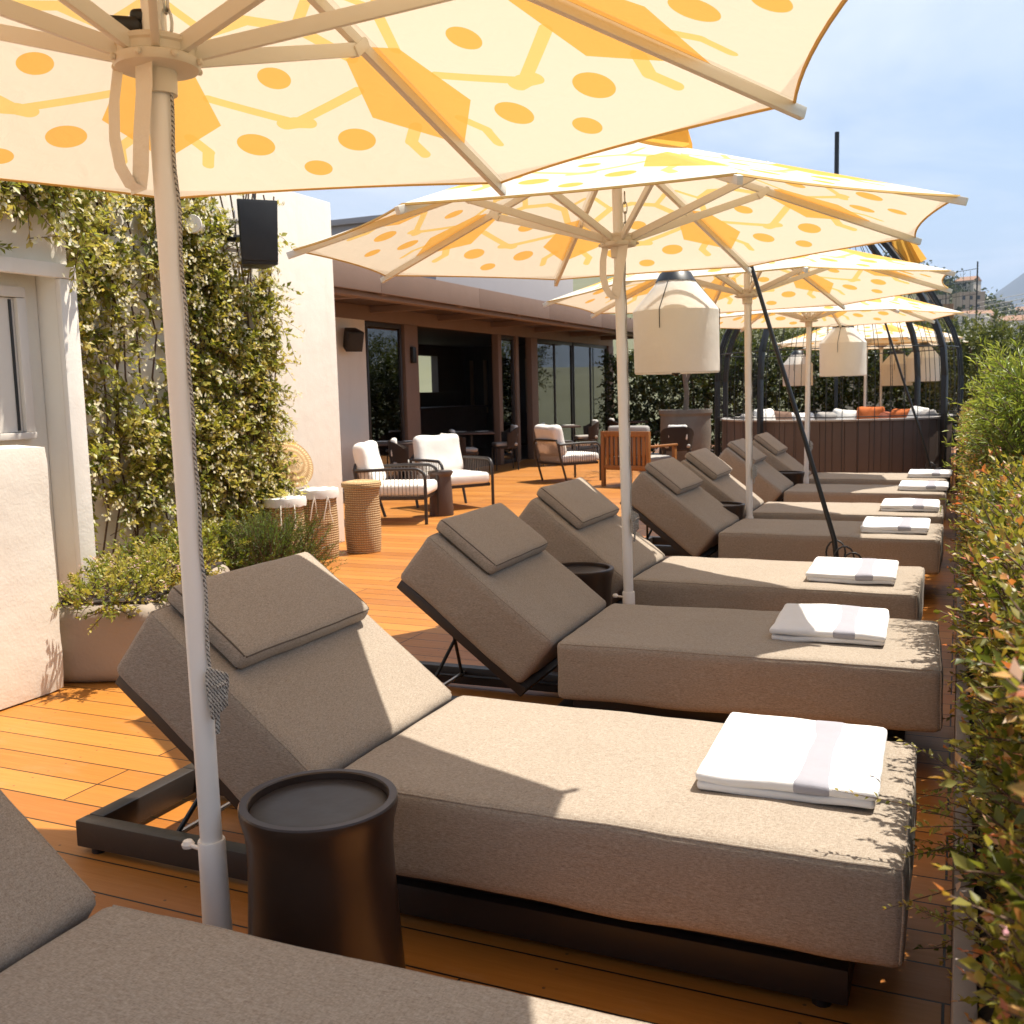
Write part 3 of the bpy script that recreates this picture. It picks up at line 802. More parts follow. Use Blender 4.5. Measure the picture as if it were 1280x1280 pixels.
    for k in range(8):
        t = PI / 8 + k * PI / 4; d = Vector((math.cos(t), math.sin(t), 0))
        v += [d * .01 + Vector((0, 0, 2.668)), d * .37 + Vector((0, 0, 2.545)), d * .372 + Vector((0, 0, 2.487))]
    for k in range(8):
        a, b2 = 3 * k, 3 * ((k + 1) % 8); f += [(a, a + 1, b2 + 1, b2), (a + 1, a + 2, b2 + 2, b2 + 1)]
    m.add(v, f); m.build('vent', 'yellow_cloth', root, smooth=False)
    m = MB(); m.lathe([(.0, 2.71), (.016, 2.70), (.022, 2.68), (.018, 2.66), (0, 2.655)], 12, close=False); m.build('finial', 'cream_metal', root)
    # rope down the pole with a tied coil
    m = MB(); pts = []
    for k in range(30):
        z = 2.05 - k * (1.22 / 29); pts.append((.028 + .002 * math.sin(k * 1.3), -.010 + .002 * math.cos(k), z))
    m.tube(pts, .0036, 6); m.build('rope', 'rope_bw', root)
    m = MB()
    for q in range(6):
        pts = []
        for k in range(15):
            a = 2 * PI * k / 14; pts.append((.034 + .004 * q + .003 * math.sin(a * 2), -.014 + (q - 2.5) * .006 + .010 * math.cos(a), .775 + (.055 - .004 * q) * math.sin(a)))
        m.tube(pts, .0048, 6, cap=False)
    m.tube([(.045, -.034, .79), (.062, -.014, .795), (.045, .01, .79), (.026, -.012, .785), (.045, -.034, .79)], .005, 6)
    m.tube([(.042, -.02, .73), (.040, -.018, .70), (.036, -.012, .68)], .005, 6)
    m.build('rope_coil', 'rope_bw', root)
    return root
def ribbon(m, path, w, wd, th=.002):
    wd = Vector(wd); vs = []; n = len(path)
    for p in path:
        p = Vector(p); vs += [p - wd * w / 2, p + wd * w / 2]
    m.add(vs, [(2 * i, 2 * i + 1, 2 * i + 3, 2 * i + 2) for i in range(n - 1)])
u0 = make_umbrella()
US = 1.09
um = [(-1.5098, 1.7014, .3344, -.0022, -.0083, 'cream umbrella with orange print nearest the camera, its canopy filling the top left'),
      (-1.4525, 4.6747, .1742, -.0144, -.0102, 'second cream umbrella with orange print, whole canopy in view at the centre'),
      (-1.4381, 7.7229, .0227, -.0145, .0105, 'third cream umbrella with orange print, behind the slanting black lamp pole'),
      (-1.4843, 11.1374, .2745, .0079, -.0044, 'fourth cream umbrella with orange print, over the farthest loungers'),
      (-1.41, 17.55, .1, .0, .0, 'far cream umbrella behind the round booth, left of a twin'),
      (-1.31, 19.6, .25, .0, .0, 'farthest cream umbrella behind the round booth, right of its twin')]
uroots = []
for i, (x, y, phi, tx, ty, lab) in enumerate(um):
    o = u0 if i == 0 else copy_tree(u0); uroots.append(o)
    o.location = (x, y, 0); o.rotation_mode = 'XYZ'
    o.rotation_euler = (Matrix.Rotation(tx, 3, 'Y') @ Matrix.Rotation(-ty, 3, 'X') @ Matrix.Rotation(phi, 3, 'Z')).to_euler()
    o['label'] = lab; o['group'] = 'cream printed umbrellas over the loungers'
# tie straps of the two nearest umbrellas
for i in (0, 1):
    inv = uroots[i].rotation_euler.to_matrix().inverted()
    def W2(p): return inv @ Vector(p)
    m = MB(); wd = inv @ Vector((.9, -.1, .1)).normalized()
    ribbon(m, [W2(p) for p in ((-.085, -.04, 2.10), (-.10, -.045, 2.02), (-.10, -.05, 1.95), (-.085, -.055, 1.89), (-.06, -.055, 1.85), (-.04, -.05, 1.84))], .035, wd)
    ribbon(m, [W2(p) for p in ((.01, -.07, 2.10), (-.002, -.062, 2.03), (-.02, -.058, 1.95), (-.035, -.052, 1.87), (-.045, -.05, 1.835))], .05, wd)
    m.build('tie_strap', 'strap', uroots[i])
m = MB()
m.cushion((-.045, -.025, 0), (.045, .025, .03), .014, (10, 8, 4), .004, .014, seed=3.0)
m.cushion((.02, -.02, .018), (.06, .015, .04), .01, (8, 8, 4), .002, .008, seed=6.0)
o = m.build('cloth_bundle', 'black_metal'); o.location = (-1.575, 1.66, 2.152); o.rotation_euler = (0, 0, .4)
tag(o, 'small crumpled black cloth lying on the hub of the nearest umbrella', 'cloth')

# ------------------------------------------------------------------ arc lamps with cloth lanterns
def lantern_parts(root, c, s=1.0):
    c = Vector(c)
    m = MB(); prof = [(.255, -.60), (.262, -.59), (.262, -.25), (.264, -.22), (.256, -.205), (.10, -.02), (.085, .0)]
    n = 40; vs = []; fs = []
    for r, z in [(r * s, z * s) for r, z in prof]:
        for k in range(n):
            a = 2 * PI * k / n; rr = r * (1 + .012 * math.sin(3 * a + z * 9) + .01 * math.sin(7 * a))
            vs.append(c + Vector((rr * math.cos(a), rr * math.sin(a), z)))
    for i in range(len(prof) - 1):
        for k in range(n): fs.append((i * n + k, i * n + (k + 1) % n, (i + 1) * n + (k + 1) % n, (i + 1) * n + k))
    m.add(vs, fs); m.build('shade', 'lantern_cloth', root, angle=25)
    m = MB(); m.lathe([(.125 * s, -.04 * s), (.095 * s, .012 * s), (.06 * s, .035 * s), (0, .04 * s)], 20, c, close=False); m.build('cap', 'black_metal', root)
    m = MB()
    for k in range(3):
        a = k * 2.1 + .4; m.tube([c + Vector((.09 * s * math.cos(a), .09 * s * math.sin(a), 0)), c + Vector((.27 * s * math.cos(a), .27 * s * math.sin(a), -.215 * s)), c + Vector((.268 * s * math.cos(a), .268 * s * math.sin(a), -.33 * s))], .003, 5)
    m.tube([c + Vector((0, 0, -.02)), c + Vector((0, 0, -.46 * s))], .006, 6)
    m.lathe([(0, -.62 * s), (.028 * s, -.60 * s), (.03 * s, -.56 * s), (.018 * s, -.52 * s), (0, -.5 * s)], 12, c, close=False)
    m.build('cord', 'black_metal', root)
def arc_lamp(base, lant, pts, lab, s=1.0):
    root = thing('arc_lamp', lab, 'lamp', base, 0, 'slanting lamps with white cloth lanterns')
    B = Vector(base)
    m = MB(); m.lathe([(.20, 0), (.20, .03), (.19, .04), (.03, .05), (.02, .09)], 32); m.build('base', 'black_metal', root)
    m = MB(); path = [Vector(p) - B for p in pts]; m.tube(path, [.017 - .008 * i / (len(path) - 1) for i in range(len(path))], 10); m.build('pole', 'black_metal', root)
    L = Vector(lant) - B
    m = MB(); m.tube([path[-1], L + Vector((0, 0, .05))], .004, 6); m.build('hanging_cord', 'black_metal', root)
    m = MB()
    for k in range(3):
        cc = Vector((.05 * k - .03, -.02 * k, .42 - .03 * k)); pts_ = [cc + Vector((.055 * math.cos(a), .02 * math.sin(a + k), .07 * math.sin(a))) for a in np.linspace(0, 2 * PI, 15)]
        m.tube(pts_, .006, 6, cap=False)
    m.build('cable_loop', 'black_metal', root)
    lantern_parts(root, L, s)
arc_lamp((-.62, 6.20, 0), (-1.615, 6.21, 2.105), [(-.62, 6.20, .05), (-.635, 6.20, .30), (-.66, 6.205, .50), (-.72, 6.21, .70), (-.868, 6.21, 1.20), (-1.02, 6.21, 1.68), (-1.155, 6.21, 2.13), (-1.28, 6.21, 2.46), (-1.42, 6.21, 2.68), (-1.56, 6.21, 2.72), (-1.615, 6.21, 2.66)], 'black slanting lamp pole with a large white cloth lantern, behind the third lounger')
arc_lamp((-.26, 12.72, 0), (-1.28, 12.70, 2.13), [(-.26, 12.72, .05), (-.28, 12.72, .4), (-.42, 12.72, .9), (-.62, 12.71, 1.5), (-.83, 12.71, 2.18), (-.95, 12.7, 2.5), (-1.1, 12.7, 2.72), (-1.22, 12.7, 2.75), (-1.28, 12.7, 2.68)], 'black slanting lamp with a white cloth lantern in front of the cage', 1.02)
for (x, y, z, top, lab) in ((-.55, 18.0, 2.04, 2.26, 'far white cloth lantern seen through the right side of the cage'), (-1.03, 19.45, 1.98, 2.40, 'far shaded cloth lantern overlapping its brighter neighbour behind the cage'), (-2.68, 18.9, 2.02, 2.3, 'small far cloth lantern left of the middle lantern, half hidden by a pole')):
    root = thing('hanging_lantern', lab, 'lantern', (x, y, z), 0, 'far hanging cloth lanterns')
    lantern_parts(root, (0, 0, 0), 1.0); m = MB(); m.tube([(0, 0, .05), (0, 0, top - z)], .005, 6); m.build('hanging_cord', 'black_metal', root)

# ------------------------------------------------------------------ birdcage gazebo and round booth
CX, CY, CR = -1.585, 14.62, 1.60
DP = [(1.60, 0), (1.60, 1.5), (1.57, 1.85), (1.48, 2.12), (1.33, 2.40), (1.10, 2.78), (.80, 3.16), (.50, 3.48), (.22, 3.74), (.06, 3.86)]
def dome(a, off=0.0):
    return [Vector(((r + off) * math.cos(a), (r + off) * math.sin(a), z)) for r, z in DP]
cg = thing('birdcage_gazebo', 'tall black metal birdcage gazebo with arching ribs around the round booth', 'gazebo', (CX, CY, 0))
for a in (-28, 3, -118 + 360, -158, 168, 95, 50):
    m = MB(); pa = dome(R(a))
    for i in range(len(pa) - 1):
        m.bar(pa[i], pa[i + 1] + (pa[i + 1] - pa[i]).normalized() * .01, .055, .07, up=(math.cos(R(a)), math.sin(R(a)), .3))
    m.build('rib', 'black_metal', cg, bevel=.006)
for z, r in ((1.02, 1.6), (1.87, 1.565), (2.78, 1.10), (3.5, .48)):
    m = MB(); m.tube([(r * math.cos(a), r * math.sin(a), z) for a in np.linspace(0, 2 * PI, 49)], .007, 6, cap=False); m.build('ring', 'black_metal', cg)
for k in range(52):
    m = MB(); m.tube(dome(2 * PI * k / 52 + .05), .0045, 5); m.build('wire', 'black_metal', cg)
m = MB(); m.lathe([(.09, 3.82), (.06, 3.92), (.032, 3.96), (.03, 4.78), (0, 4.79)], 16, close=False); m.build('finial', 'black_metal', cg)
bt = thing('round_booth', 'round seating booth with dark vertical boards inside the birdcage', 'booth', (CX, CY, 0))
m = MB(); nb = 64
for k in range(nb):
    a0 = 2 * PI * k / nb + .002; a1 = 2 * PI * (k + 1) / nb - .002
    vs = [Vector((r * math.cos(a), r * math.sin(a), z)) for z in (.02, .96) for r in (1.47, 1.51) for a in (a0, a1)]
    m.add(vs, [(0, 1, 3, 2), (4, 6, 7, 5), (2, 3, 7, 6), (0, 4, 5, 1), (0, 2, 6, 4), (1, 5, 7, 3)])
m.build('outer_boards', 'booth_board', bt, smooth=False)
m = MB(); m.lathe([(1.455, .01), (1.455, .955)], 64, close=False); m.build('backing', 'interior_dark', bt)
m = MB(); m.lathe([(1.40, .962), (1.53, .962), (1.535, .985), (1.40, .985)], 64, close=False); m.build('top_rail', 'grey_cushion', bt, angle=30)
m = MB(); m.lathe([(.85, .02), (.85, .45), (1.38, .45), (1.40, .96)], 64, close=False); m.build('bench', 'grey_cushion', bt, angle=30)
tbl = thing('round_table', 'round table with a white top inside the booth', 'table', (CX, CY, 0))
m = MB(); m.lathe([(0, .70), (.5, .70), (.51, .715), (.5, .73), (0, .73)], 40, close=False); m.build('table_top', 'white_cushion', tbl, angle=30)
m = MB(); m.lathe([(.25, 0), (.25, .02), (.04, .04), (.035, .698)], 24); m.build('pedestal', 'black_metal', tbl)
def pillow(name, size, mat, loc, rot, lab, group=None, seed=0):
    m = MB(); sx, sy, sz = size
    m.cushion((-sx / 2, -sy / 2, -sz / 2), (sx / 2, sy / 2, sz / 2), sz * .46, (14, 6, 14) if sy < sx * .6 and sz > sy else (14, 14, 6), 0, .012, seed=seed)
    o = m.build(name, mat, angle=80)
    for v in o.data.vertices:      # pinch the corners, swell the middle
        x, z = v.co.x / (sx / 2), v.co.z / (sz / 2)
        v.co.y *= 1.25 - .85 * max(abs(x), abs(z)) ** 3
        k = 1 - .06 * (1 - abs(z) ** 2) * abs(x) ** 2; v.co.x *= k
        k = 1 - .06 * (1 - abs(x) ** 2) * abs(z) ** 2; v.co.z *= k
    o.location = loc; o.rotation_euler = rot
    return tag(o, lab, 'cushion', group)
bc = [(98, 'grey_cushion', 'grey cushion at the back of the booth, right of the fourth pole'), (88, 'white_cushion', 'white cushion at the back of the booth, between grey and orange cushions'), (72, 'orange_cushion', 'bright orange cushion at the back of the booth, leftmost of the orange ones'), (60, 'rust_cushion', 'rust red cushion at the back of the booth, between two orange ones'), (48, 'orange_cushion', 'bright orange cushion nearest the right rib of the cage'), (32, 'white_cushion', 'white cushion at the right end of the booth'), (118, 'white_cushion', 'white cushion in the booth behind the slanting lamp pole'), (133, 'brown_cushion', 'dark brown cushion in the booth, right of the third pole'), (148, 'white_cushion', 'white cushion at the left end of the booth'), (164, 'grey_cushion', 'grey cushion at the far left of the booth'), (16, 'grey_cushion', 'grey cushion at the far right of the booth')]
for i, (a, mt, lab) in enumerate(bc):
    aa = R(a); pillow('cushion', (.44, .15, .40), mt, (CX + 1.23 * math.cos(aa), CY + 1.23 * math.sin(aa), .835 + .035 * (i % 3)), (-.30 - .12 * (i % 2), .1 * (i % 2), aa - PI / 2), lab, 'cushions in the round booth', i * 3.1)
# yellow cloth on the cage
m = MB(); vs = []; fs = []
for i in range(13):
    for j in range(9):
        x = -.2 + .4 * i / 12; z = -.42 * j / 8; spread_ = .55 + .45 * j / 8
        vs.append((x * spread_, .05 * math.sin(i * 1.4) * (.4 + j / 8), z))
fs = [(i * 9 + j, i * 9 + j + 1, i * 9 + j + 10, i * 9 + j + 9) for i in range(12) for j in range(8)]
m.add(vs, fs); o = m.build('drape', 'yellow_cloth', angle=80); o.location = (-.765, 14.50, 3.34); o.rotation_euler = (0, -.35, .1)
tag(o, 'yellow cloth draped from the right side of the cage dome', 'drape')

# ------------------------------------------------------------------ lounge chairs
def make_armchair():
    root = thing('armchair', '', 'armchair')
    Wd, Fx, Bx = .36, .38, -.36
    for s in (-1, 1):
        y = s * Wd; m = MB()
        pts = [(Fx, y, 0), (Fx, y, .46)] + [(Fx - .11 + .11 * math.cos(a), y, .50 + .11 * math.sin(a)) for a in np.linspace(.2, PI / 2, 6)] + [(0, y, .612), (Bx - .04, y, .60)]
        m.tube(pts, .019, 10); m.build('arm_frame', 'dark_metal', root)
        m = MB(); m.tube([(Bx + .10, y, 0), (Bx - .02, y, .40), (Bx - .05, y, .62)], .018, 10); m.build('leg', 'dark_metal', root)
        m = MB()
        for k in range(16):
            x = Bx + .02 + k * .042; m.tube([(x, y, .305), (x, y, .605)], .0045, 5)
        m.build('side_ropes', 'rope_taupe', root)
    m = MB()
    for k in range(24):
        y = -Wd + .03 + k * (2 * Wd - .06) / 23; m.tube([(Bx + .02, y, .305), (Bx - .05, y, .66)], .0045, 5)
    m.build('back_ropes', 'rope_taupe', root)
    m = MB(); m.tube([(Bx - .05, -Wd, .60)] + [(Bx - .05 - .03 * math.sin(a), -Wd + .06 + (2 * Wd - .12) * i / 8, .665) for i, a in enumerate(np.linspace(0, PI, 9))] + [(Bx - .05, Wd, .60)], .018, 8); m.build('back_rail', 'dark_metal', root)
    m = MB(); m.box((Bx, -Wd + .02, .27), (Fx - .02, -Wd + .055, .31)); m.box((Bx, Wd - .055, .27), (Fx - .02, Wd - .02, .31)); m.box((Fx - .06, -Wd + .056, .27), (Fx - .02, Wd - .056, .31)); m.box((Bx, -Wd + .056, .27), (Bx + .04, Wd - .056, .31))
    m.build('seat_frame', 'dark_metal', root, bevel=.006)
    m = MB(); m.cushion((Bx + .03, -Wd + .03, .312), (Fx + .01, Wd - .03, .44), .04, (14, 14, 5), .014, .006, seed=4); m.build('seat_cushion', 'white_cushion', root, angle=80)
    A = Matrix.Translation((Bx + .03, 0, .66)) @ Matrix.Rotation(-.22, 4, 'Y')
    m = MB(); m.cushion((-.08, -.33, -.25), (.08, .33, .25), .07, (6, 14, 12), 0, .014, mat=A, seed=7); m.build('back_cushion', 'white_cushion', root, angle=80)
    return root
a0 = make_armchair()
for i, (x, y, rz, lab) in enumerate([(-5.80, 9.92, .30, 'white cushioned armchair with dark frame, seen from its side beside the baskets'), (-5.83, 11.30, -.55, 'white cushioned armchair with dark frame, facing the loungers beside the small round table'), (-5.72, 15.15, .95, 'rope sided armchair with white cushions, left of the teak armchair')]):
    place(a0 if i == 0 else copy_tree(a0), (x, y, 0), rz, lab, 'dark framed armchairs with white cushions')
pillow('cushion', (.46, .15, .40), 'white_cushion', (-6.02, 15.22, .62), (-.3, .15, 1.3), 'crumpled white cushion at the left end of the rope sided armchair', None, 5)
st = thing('stool_table', 'small round brown table between the two white cushioned armchairs', 'side table', (-5.57, 10.50, 0))
m = MB(); m.lathe([(.14, 0), (.145, .02), (.135, .25), (.125, .46), (.15, .50), (.15, .52), (0, .52)], 32, close=False); m.build('drum', 'brown_dark', st, angle=30)
m = MB(); m.lathe([(0, .5215), (.135, .5215), (.14, .525), (.13, .53), (0, .53)], 32, close=False); m.build('tray_top', 'bronze', st, angle=30)

tk = thing('teak_armchair', 'slatted teak armchair seen from behind, in front of the stone planter', 'armchair', (-4.36, 14.55, 0), 1.25)
m = MB(); m.box((-.36, -.38, .74), (-.32, .38, .82)); m.box((-.36, -.38, .26), (-.32, .38, .32)); m.build('back_rail', 'teak', tk, bevel=.006)
for k in range(9):
    y = -.325 + k * .081; m = MB(); m.box((-.352, y - .024, .32), (-.33, y + .024, .74)); m.build('back_slat', 'teak', tk, bevel=.004)
for s in (-1, 1):
    m = MB(); m.box((-.37, s * .405 - .025, 0), (-.31, s * .405 + .025, .82)); m.build('leg', 'teak', tk, bevel=.006)
    m = MB(); m.box((.31, s * .405 - .025, 0), (.37, s * .405 + .025, .575)); m.build('leg', 'teak', tk, bevel=.006)
    m = MB(); m.box((-.31, s * .405 - .035, .576), (.39, s * .405 + .035, .61)); m.build('armrest', 'teak', tk, bevel=.01)
m = MB(); m.box((-.31, -.38, .24), (.31, .38, .30)); m.build('seat_frame', 'teak', tk, bevel=.006)
m = MB(); m.cushion((-.28, -.37, .305), (.36, .37, .43), .04, (12, 12, 5), .012, .006); m.build('seat_cushion', 'grey_cushion', tk, angle=80)
m = MB(); m.cushion((-.315, -.36, .44), (-.20, .36, .90), .05, (6, 14, 10), 0, .010); m.build('back_cushion', 'grey_cushion', tk, angle=80)

# ------------------------------------------------------------------ dining sets under the eave
def make_dining():
    root = thing('dining_chair', '', 'chair')
    for sx in (-1, 1):
        for sy in (-1, 1):
            m = MB(); m.tube([(sx * .21, sy * .22, 0), (sx * .19, sy * .20, .42)], .012, 8); m.build('leg', 'black_metal', root)
    m = MB(); m.lathe([(0, .40), (.24, .40), (.255, .415), (.25, .44), (0, .445)], 28, close=False); m.build('seat', 'wicker_dark', root, angle=30)
    m = MB(); n = 18; vs = []; fs = []
    for j, (r, z) in enumerate([(.25, .43), (.265, .56), (.275, .70), (.28, .80)]):
        for i in range(n + 1):
            a = PI / 2 + PI * i / n; zz = z - (.16 * (abs(i / n - .5) * 2) ** 3 if j == 3 else 0)
            vs.append((r * math.cos(a), r * math.sin(a), zz))
            vs.append(((r - .025) * math.cos(a), (r - .025) * math.sin(a), zz))
    w_ = 2 * (n + 1)
    for j in range(3):
        for i in range(n):
            a = j * w_ + 2 * i; fs += [(a, a + w_, a + w_ + 2, a + 2), (a + 1, a + 3, a + w_ + 3, a + w_ + 1)]
    for i in range(n): a = 3 * w_ + 2 * i; fs.append((a, a + 1, a + 3, a + 2))
    m.add(vs, fs); m.build('backrest', 'wicker_dark', root, angle=50)
    m = MB(); m.cushion((-.21, -.21, .445), (.21, .21, .51), .03, (10, 10, 4), .01, .004); m.build('seat_cushion', 'grey_cushion', root, angle=80)
    m = MB(); m.cushion((-.235, -.16, .57), (-.15, .16, .83), .035, (5, 10, 8), 0, .008); m.build('back_cushion', 'white_cushion', root, angle=80)
    return root
d0 = make_dining()
dl = [(-7.05, 12.35, .5, 'dark wicker dining chair behind the pair of white armchairs'), (-7.35, 13.6, -2.4, 'dark wicker dining chair in front of the left glass panel'), (-7.7, 15.4, .6, 'dark wicker dining chair in the open doorway, nearest the brown post'), (-7.75, 17.2, -2.5, 'dark wicker dining chair in the middle of the open doorway'), (-7.2, 18.3, .4, 'dark wicker dining chair at the right side of the doorway'), (-7.1, 19.9, -2.6, 'dark wicker dining chair in front of the second brown post'), (-6.7, 21.0, .5, 'dark wicker dining chair in front of the right glass panels'), (-6.2, 22.1, -2.4, 'farthest dark wicker dining chair, near the hedge end of the pavilion'), (-4.30, 16.55, 1.9, 'dark wicker chair with a white cushion in front of the stone planter')]
for i, (x, y, rz, lab) in enumerate(dl):
    place(d0 if i == 0 else copy_tree(d0), (x, y, 0), rz, lab, 'dark wicker dining chairs')
def make_dtable():
    root = thing('dining_table', '', 'table')
    m = MB(); m.box((-.4, -.4, .71), (.4, .4, .74)); m.build('table_top', 'brown_dark', root, bevel=.006)
    m = MB(); m.lathe([(.24, 0), (.24, .015), (.03, .03), (.03, .708)], 20); m.build('pedestal', 'black_metal', root)
    return root
t1 = make_dtable()
for i, (x, y, lab) in enumerate([(-7.55, 12.95, 'dark square table laid with plates in front of the left glass panel'), (-8.0, 16.3, 'dark square table laid with plates in the open doorway'), (-7.4, 19.1, 'dark square table laid with plates in front of the narrow glass panel'), (-6.75, 21.6, 'farthest dark square table laid with plates under the eave')]):
    place(t1 if i == 0 else copy_tree(t1), (x, y, 0), .5, lab, 'dark dining tables under the eave')
    for k, (dx, dy) in enumerate(((.2, .05), (-.2, -.05))):
        p = MB(); p.lathe([(0, .002), (.07, .002), (.12, .012), (.125, .016), (.07, .007), (0, .007)], 20, close=False)
        o = p.build('plate', 'white_cushion'); o.location = (x + dx, y + dy, .741)
        tag(o, 'white plate on the %s of the %s' % (['right', 'left'][k], ['table at the left glass panel', 'table in the open doorway', 'table at the narrow glass panel', 'farthest table under the eave'][i]), 'plate', 'plates on the dining tables')

# ------------------------------------------------------------------ baskets, hat, speakers
bk = [(-4.97, 7.83, .165, .62, False, 'tall closed wicker basket, rightmost of the three'), (-5.17, 7.42, .175, .60, True, 'wicker basket with a white cloth liner, middle of the three'), (-5.20, 6.98, .17, .57, True, 'wicker basket with a white cloth liner behind the rosemary bush')]
for i, (x, y, r, h, lin, lab) in enumerate(bk):
    root = thing('wicker_basket', lab, 'basket', (x, y, 0), i * 1.1, 'wicker baskets by the white wall')
    m = MB(); m.lathe([(r * .92, 0), (r * .95, .02), (r * 1.0, h * .3), (r * .98, h * .6), (r * .93, h * .85), (r * 1.04, h), (r * 1.0, h + .004), (r * .9, h * .97), (r * .86, h * .8)], 36, close=False); m.build('body', 'basket', root)
    if lin:
        m = MB(); m.lathe([(r * 1.07, h * .90), (r * 1.09, h * .97), (r * 1.05, h + .015), (r * .8, h + .012), (0, h + .010)], 36, close=False)
        for v_i, v in enumerate(m.v):
            k = v_i % 36; m.v[v_i] = (v[0], v[1], v[2] + .004 * math.sin(k * 1.9))
        m.build('cloth_liner', 'white_cushion', root, angle=80)
        m = MB()
        for a in (-1.1, -.5):
            d = Vector((math.cos(a - i * 1.1), math.sin(a - i * 1.1), 0)) * r * 1.1
            m.tube([d + Vector((0, 0, h * .93)), d * 1.06 + Vector((.01, 0, h * .84)), d * 1.03 + Vector((.02, .01, h * .7)), d * 1.02 + Vector((.05, .02, h * .55))], .005, 6)
            m.tube([d + Vector((0, 0, h * .93)), d * 1.06 + Vector((-.02, 0, h * .82)), d * 1.02 + Vector((-.05, .0, h * .6))], .005, 6)
        m.build('tie', 'strap', root)
    else:
        m = MB(); m.lathe([(r * 1.10, h * .97), (r * 1.12, h + .01), (r * 1.06, h + .025), (r * .5, h + .04), (0, h + .04)], 36, close=False); m.build('lid', 'straw', root)
m = MB(); m.lathe([(0, .05), (.08, .045), (.16, .02), (.225, 0), (.228, -.006), (.16, .01), (.08, .033), (0, .038)], 40, close=False)
o = m.build('straw_hat', 'straw'); o.location = (-5.38, 7.34, .845); o.rotation_euler = (0, R(64), R(-22)); tag(o, 'round straw hat leaning on the white wall above the baskets', 'hat')

sp = thing('loudspeaker', 'large black loudspeaker mounted high on the white wall beside the climber', 'loudspeaker', (-5.20, 6.78, 2.72), -.75)
m = MB(); vs = []
for z, k in ((-.25, .9), (.25, 1.0)):
    for x, y in ((.17, -.16), (.17, .16), (-.15, .11), (-.15, -.11)): vs.append((x * k, y * k, z))
m.add(vs, [(3, 2, 1, 0), (4, 5, 6, 7), (0, 1, 5, 4), (1, 2, 6, 5), (2, 3, 7, 6), (3, 0, 4, 7)]); m.build('cabinet', 'speaker_black', sp, bevel=.012)
m = MB(); vs = [(.172, -.14, -.22), (.172, .14, -.22), (.19, .145, .23), (.19, -.145, .23), (.150, -.14, -.22), (.150, .14, -.22), (.165, .145, .23), (.165, -.145, .23)]
m.add(vs, [(0, 1, 2, 3), (4, 7, 6, 5), (0, 4, 5, 1), (1, 5, 6, 2), (2, 6, 7, 3), (3, 7, 4, 0)]); m.build('grille', 'speaker_black', sp, bevel=.004)
m = MB(); m.tube([(-.13, 0, 0), (-.20, -.10, 0), (-.22, -.24, 0)], .03, 10); m.tube([(-.22, -.24, -.07), (-.22, -.24, .07)], .045, 12); m.tube([(-.10, .02, .24), (-.14, .03, .5)], .006, 6); m.lathe([(.07, 0), (.07, .02), (.05, .03)], 20, (0, 0, 0), Matrix.Translation((-.20, -.02, 0)) @ Matrix.Rotation(.5, 4, 'Z') @ Matrix.Rotation(PI / 2, 4, 'Y')); m.build('bracket', 'black_metal', sp)
sp2 = thing('loudspeaker', 'small black loudspeaker tilted on the wall under the eave', 'loudspeaker', (-8.22, 12.86, 2.26), -.5)
sp2.rotation_euler = (0, .35, -.6)
m = MB(); m.add([(v[0] * .9, v[1] * .95, v[2] * .62) for v in vs[:0]] or [Vector(p) for p in ((.13, -.13, -.15), (.13, .13, -.15), (-.11, .09, -.15), (-.11, -.09, -.15), (.13, -.13, .15), (.13, .13, .15), (-.11, .09, .15), (-.11, -.09, .15))], [(3, 2, 1, 0), (4, 5, 6, 7), (0, 1, 5, 4), (1, 2, 6, 5), (2, 3, 7, 6), (3, 0, 4, 7)]); m.build('cabinet', 'speaker_black', sp2, bevel=.012)
m = MB(); m.box((.1305, -.115, -.135), (.142, .115, .135)); m.build('grille', 'speaker_black', sp2, bevel=.004)
m = MB(); m.tube([(-.10, 0, 0), (-.18, .02, .03)], .02, 8); m.build('bracket', 'black_metal', sp2)
sg = thing('spotlight', 'small white and black spotlight on the climber wall, left of the large loudspeaker', 'spotlight', (-5.30, 6.20, 2.72), -.9)
m = MB(); m.lathe([(.03, -.10), (.05, -.08), (.055, .02), (.07, .10), (.066, .11)], 20, (0, 0, 0), Matrix.Rotation(PI / 2, 4, 'Y') @ Matrix.Rotation(.2, 4, 'X')); m.build('housing', 'pole_white', sg)
m = MB(); m.lathe([(0, .104), (.062, .104), (.066, .112)], 20, (0, 0, 0), Matrix.Rotation(PI / 2, 4, 'Y') @ Matrix.Rotation(.2, 4, 'X'), close=False); m.build('lens', 'speaker_black', sg)
m = MB(); m.tube([(-.08, 0, 0), (-.16, -.08, -.01), (-.19, -.12, -.01)], .014, 8); m.build('bracket', 'pole_white', sg)

# ------------------------------------------------------------------ planters
lp = thing('planter', 'rounded beige planter with pink flowers under the climber', 'planter', (-4.10, 4.12, 0), R(22))
m = MB(); m.cushion((-.27, -.48, 0), (.29, .85, .40), .07, (16, 40, 12), 0, .004); m.build('trough', 'planter_beige', lp, angle=60)
m = MB(); m.box((-.22, -.42, .399), (.24, .79, .412)); m.build('soil', 'soil', lp, smooth=False)
rp = thing('hedge_planter', 'long grey brown planter box along the right edge of the deck, filled by the hedge', 'planter', (.3, 8, 0))
m = MB(); m.box((-.285, -7.6, 0), (-.245, 10, .34)); m.box((.26, -7.6, 0), (.30, 10, .34)); m.box((-.244, -7.6, 0), (.259, -7.56, .34)); m.box((-.244, 9.96, 0), (.259, 10, .34)); m.build('box', 'trough', rp, bevel=.006)
m = MB(); m.box((-.244, -7.559, .001), (.259, 9.959, .30)); m.build('soil', 'soil', rp, smooth=False)
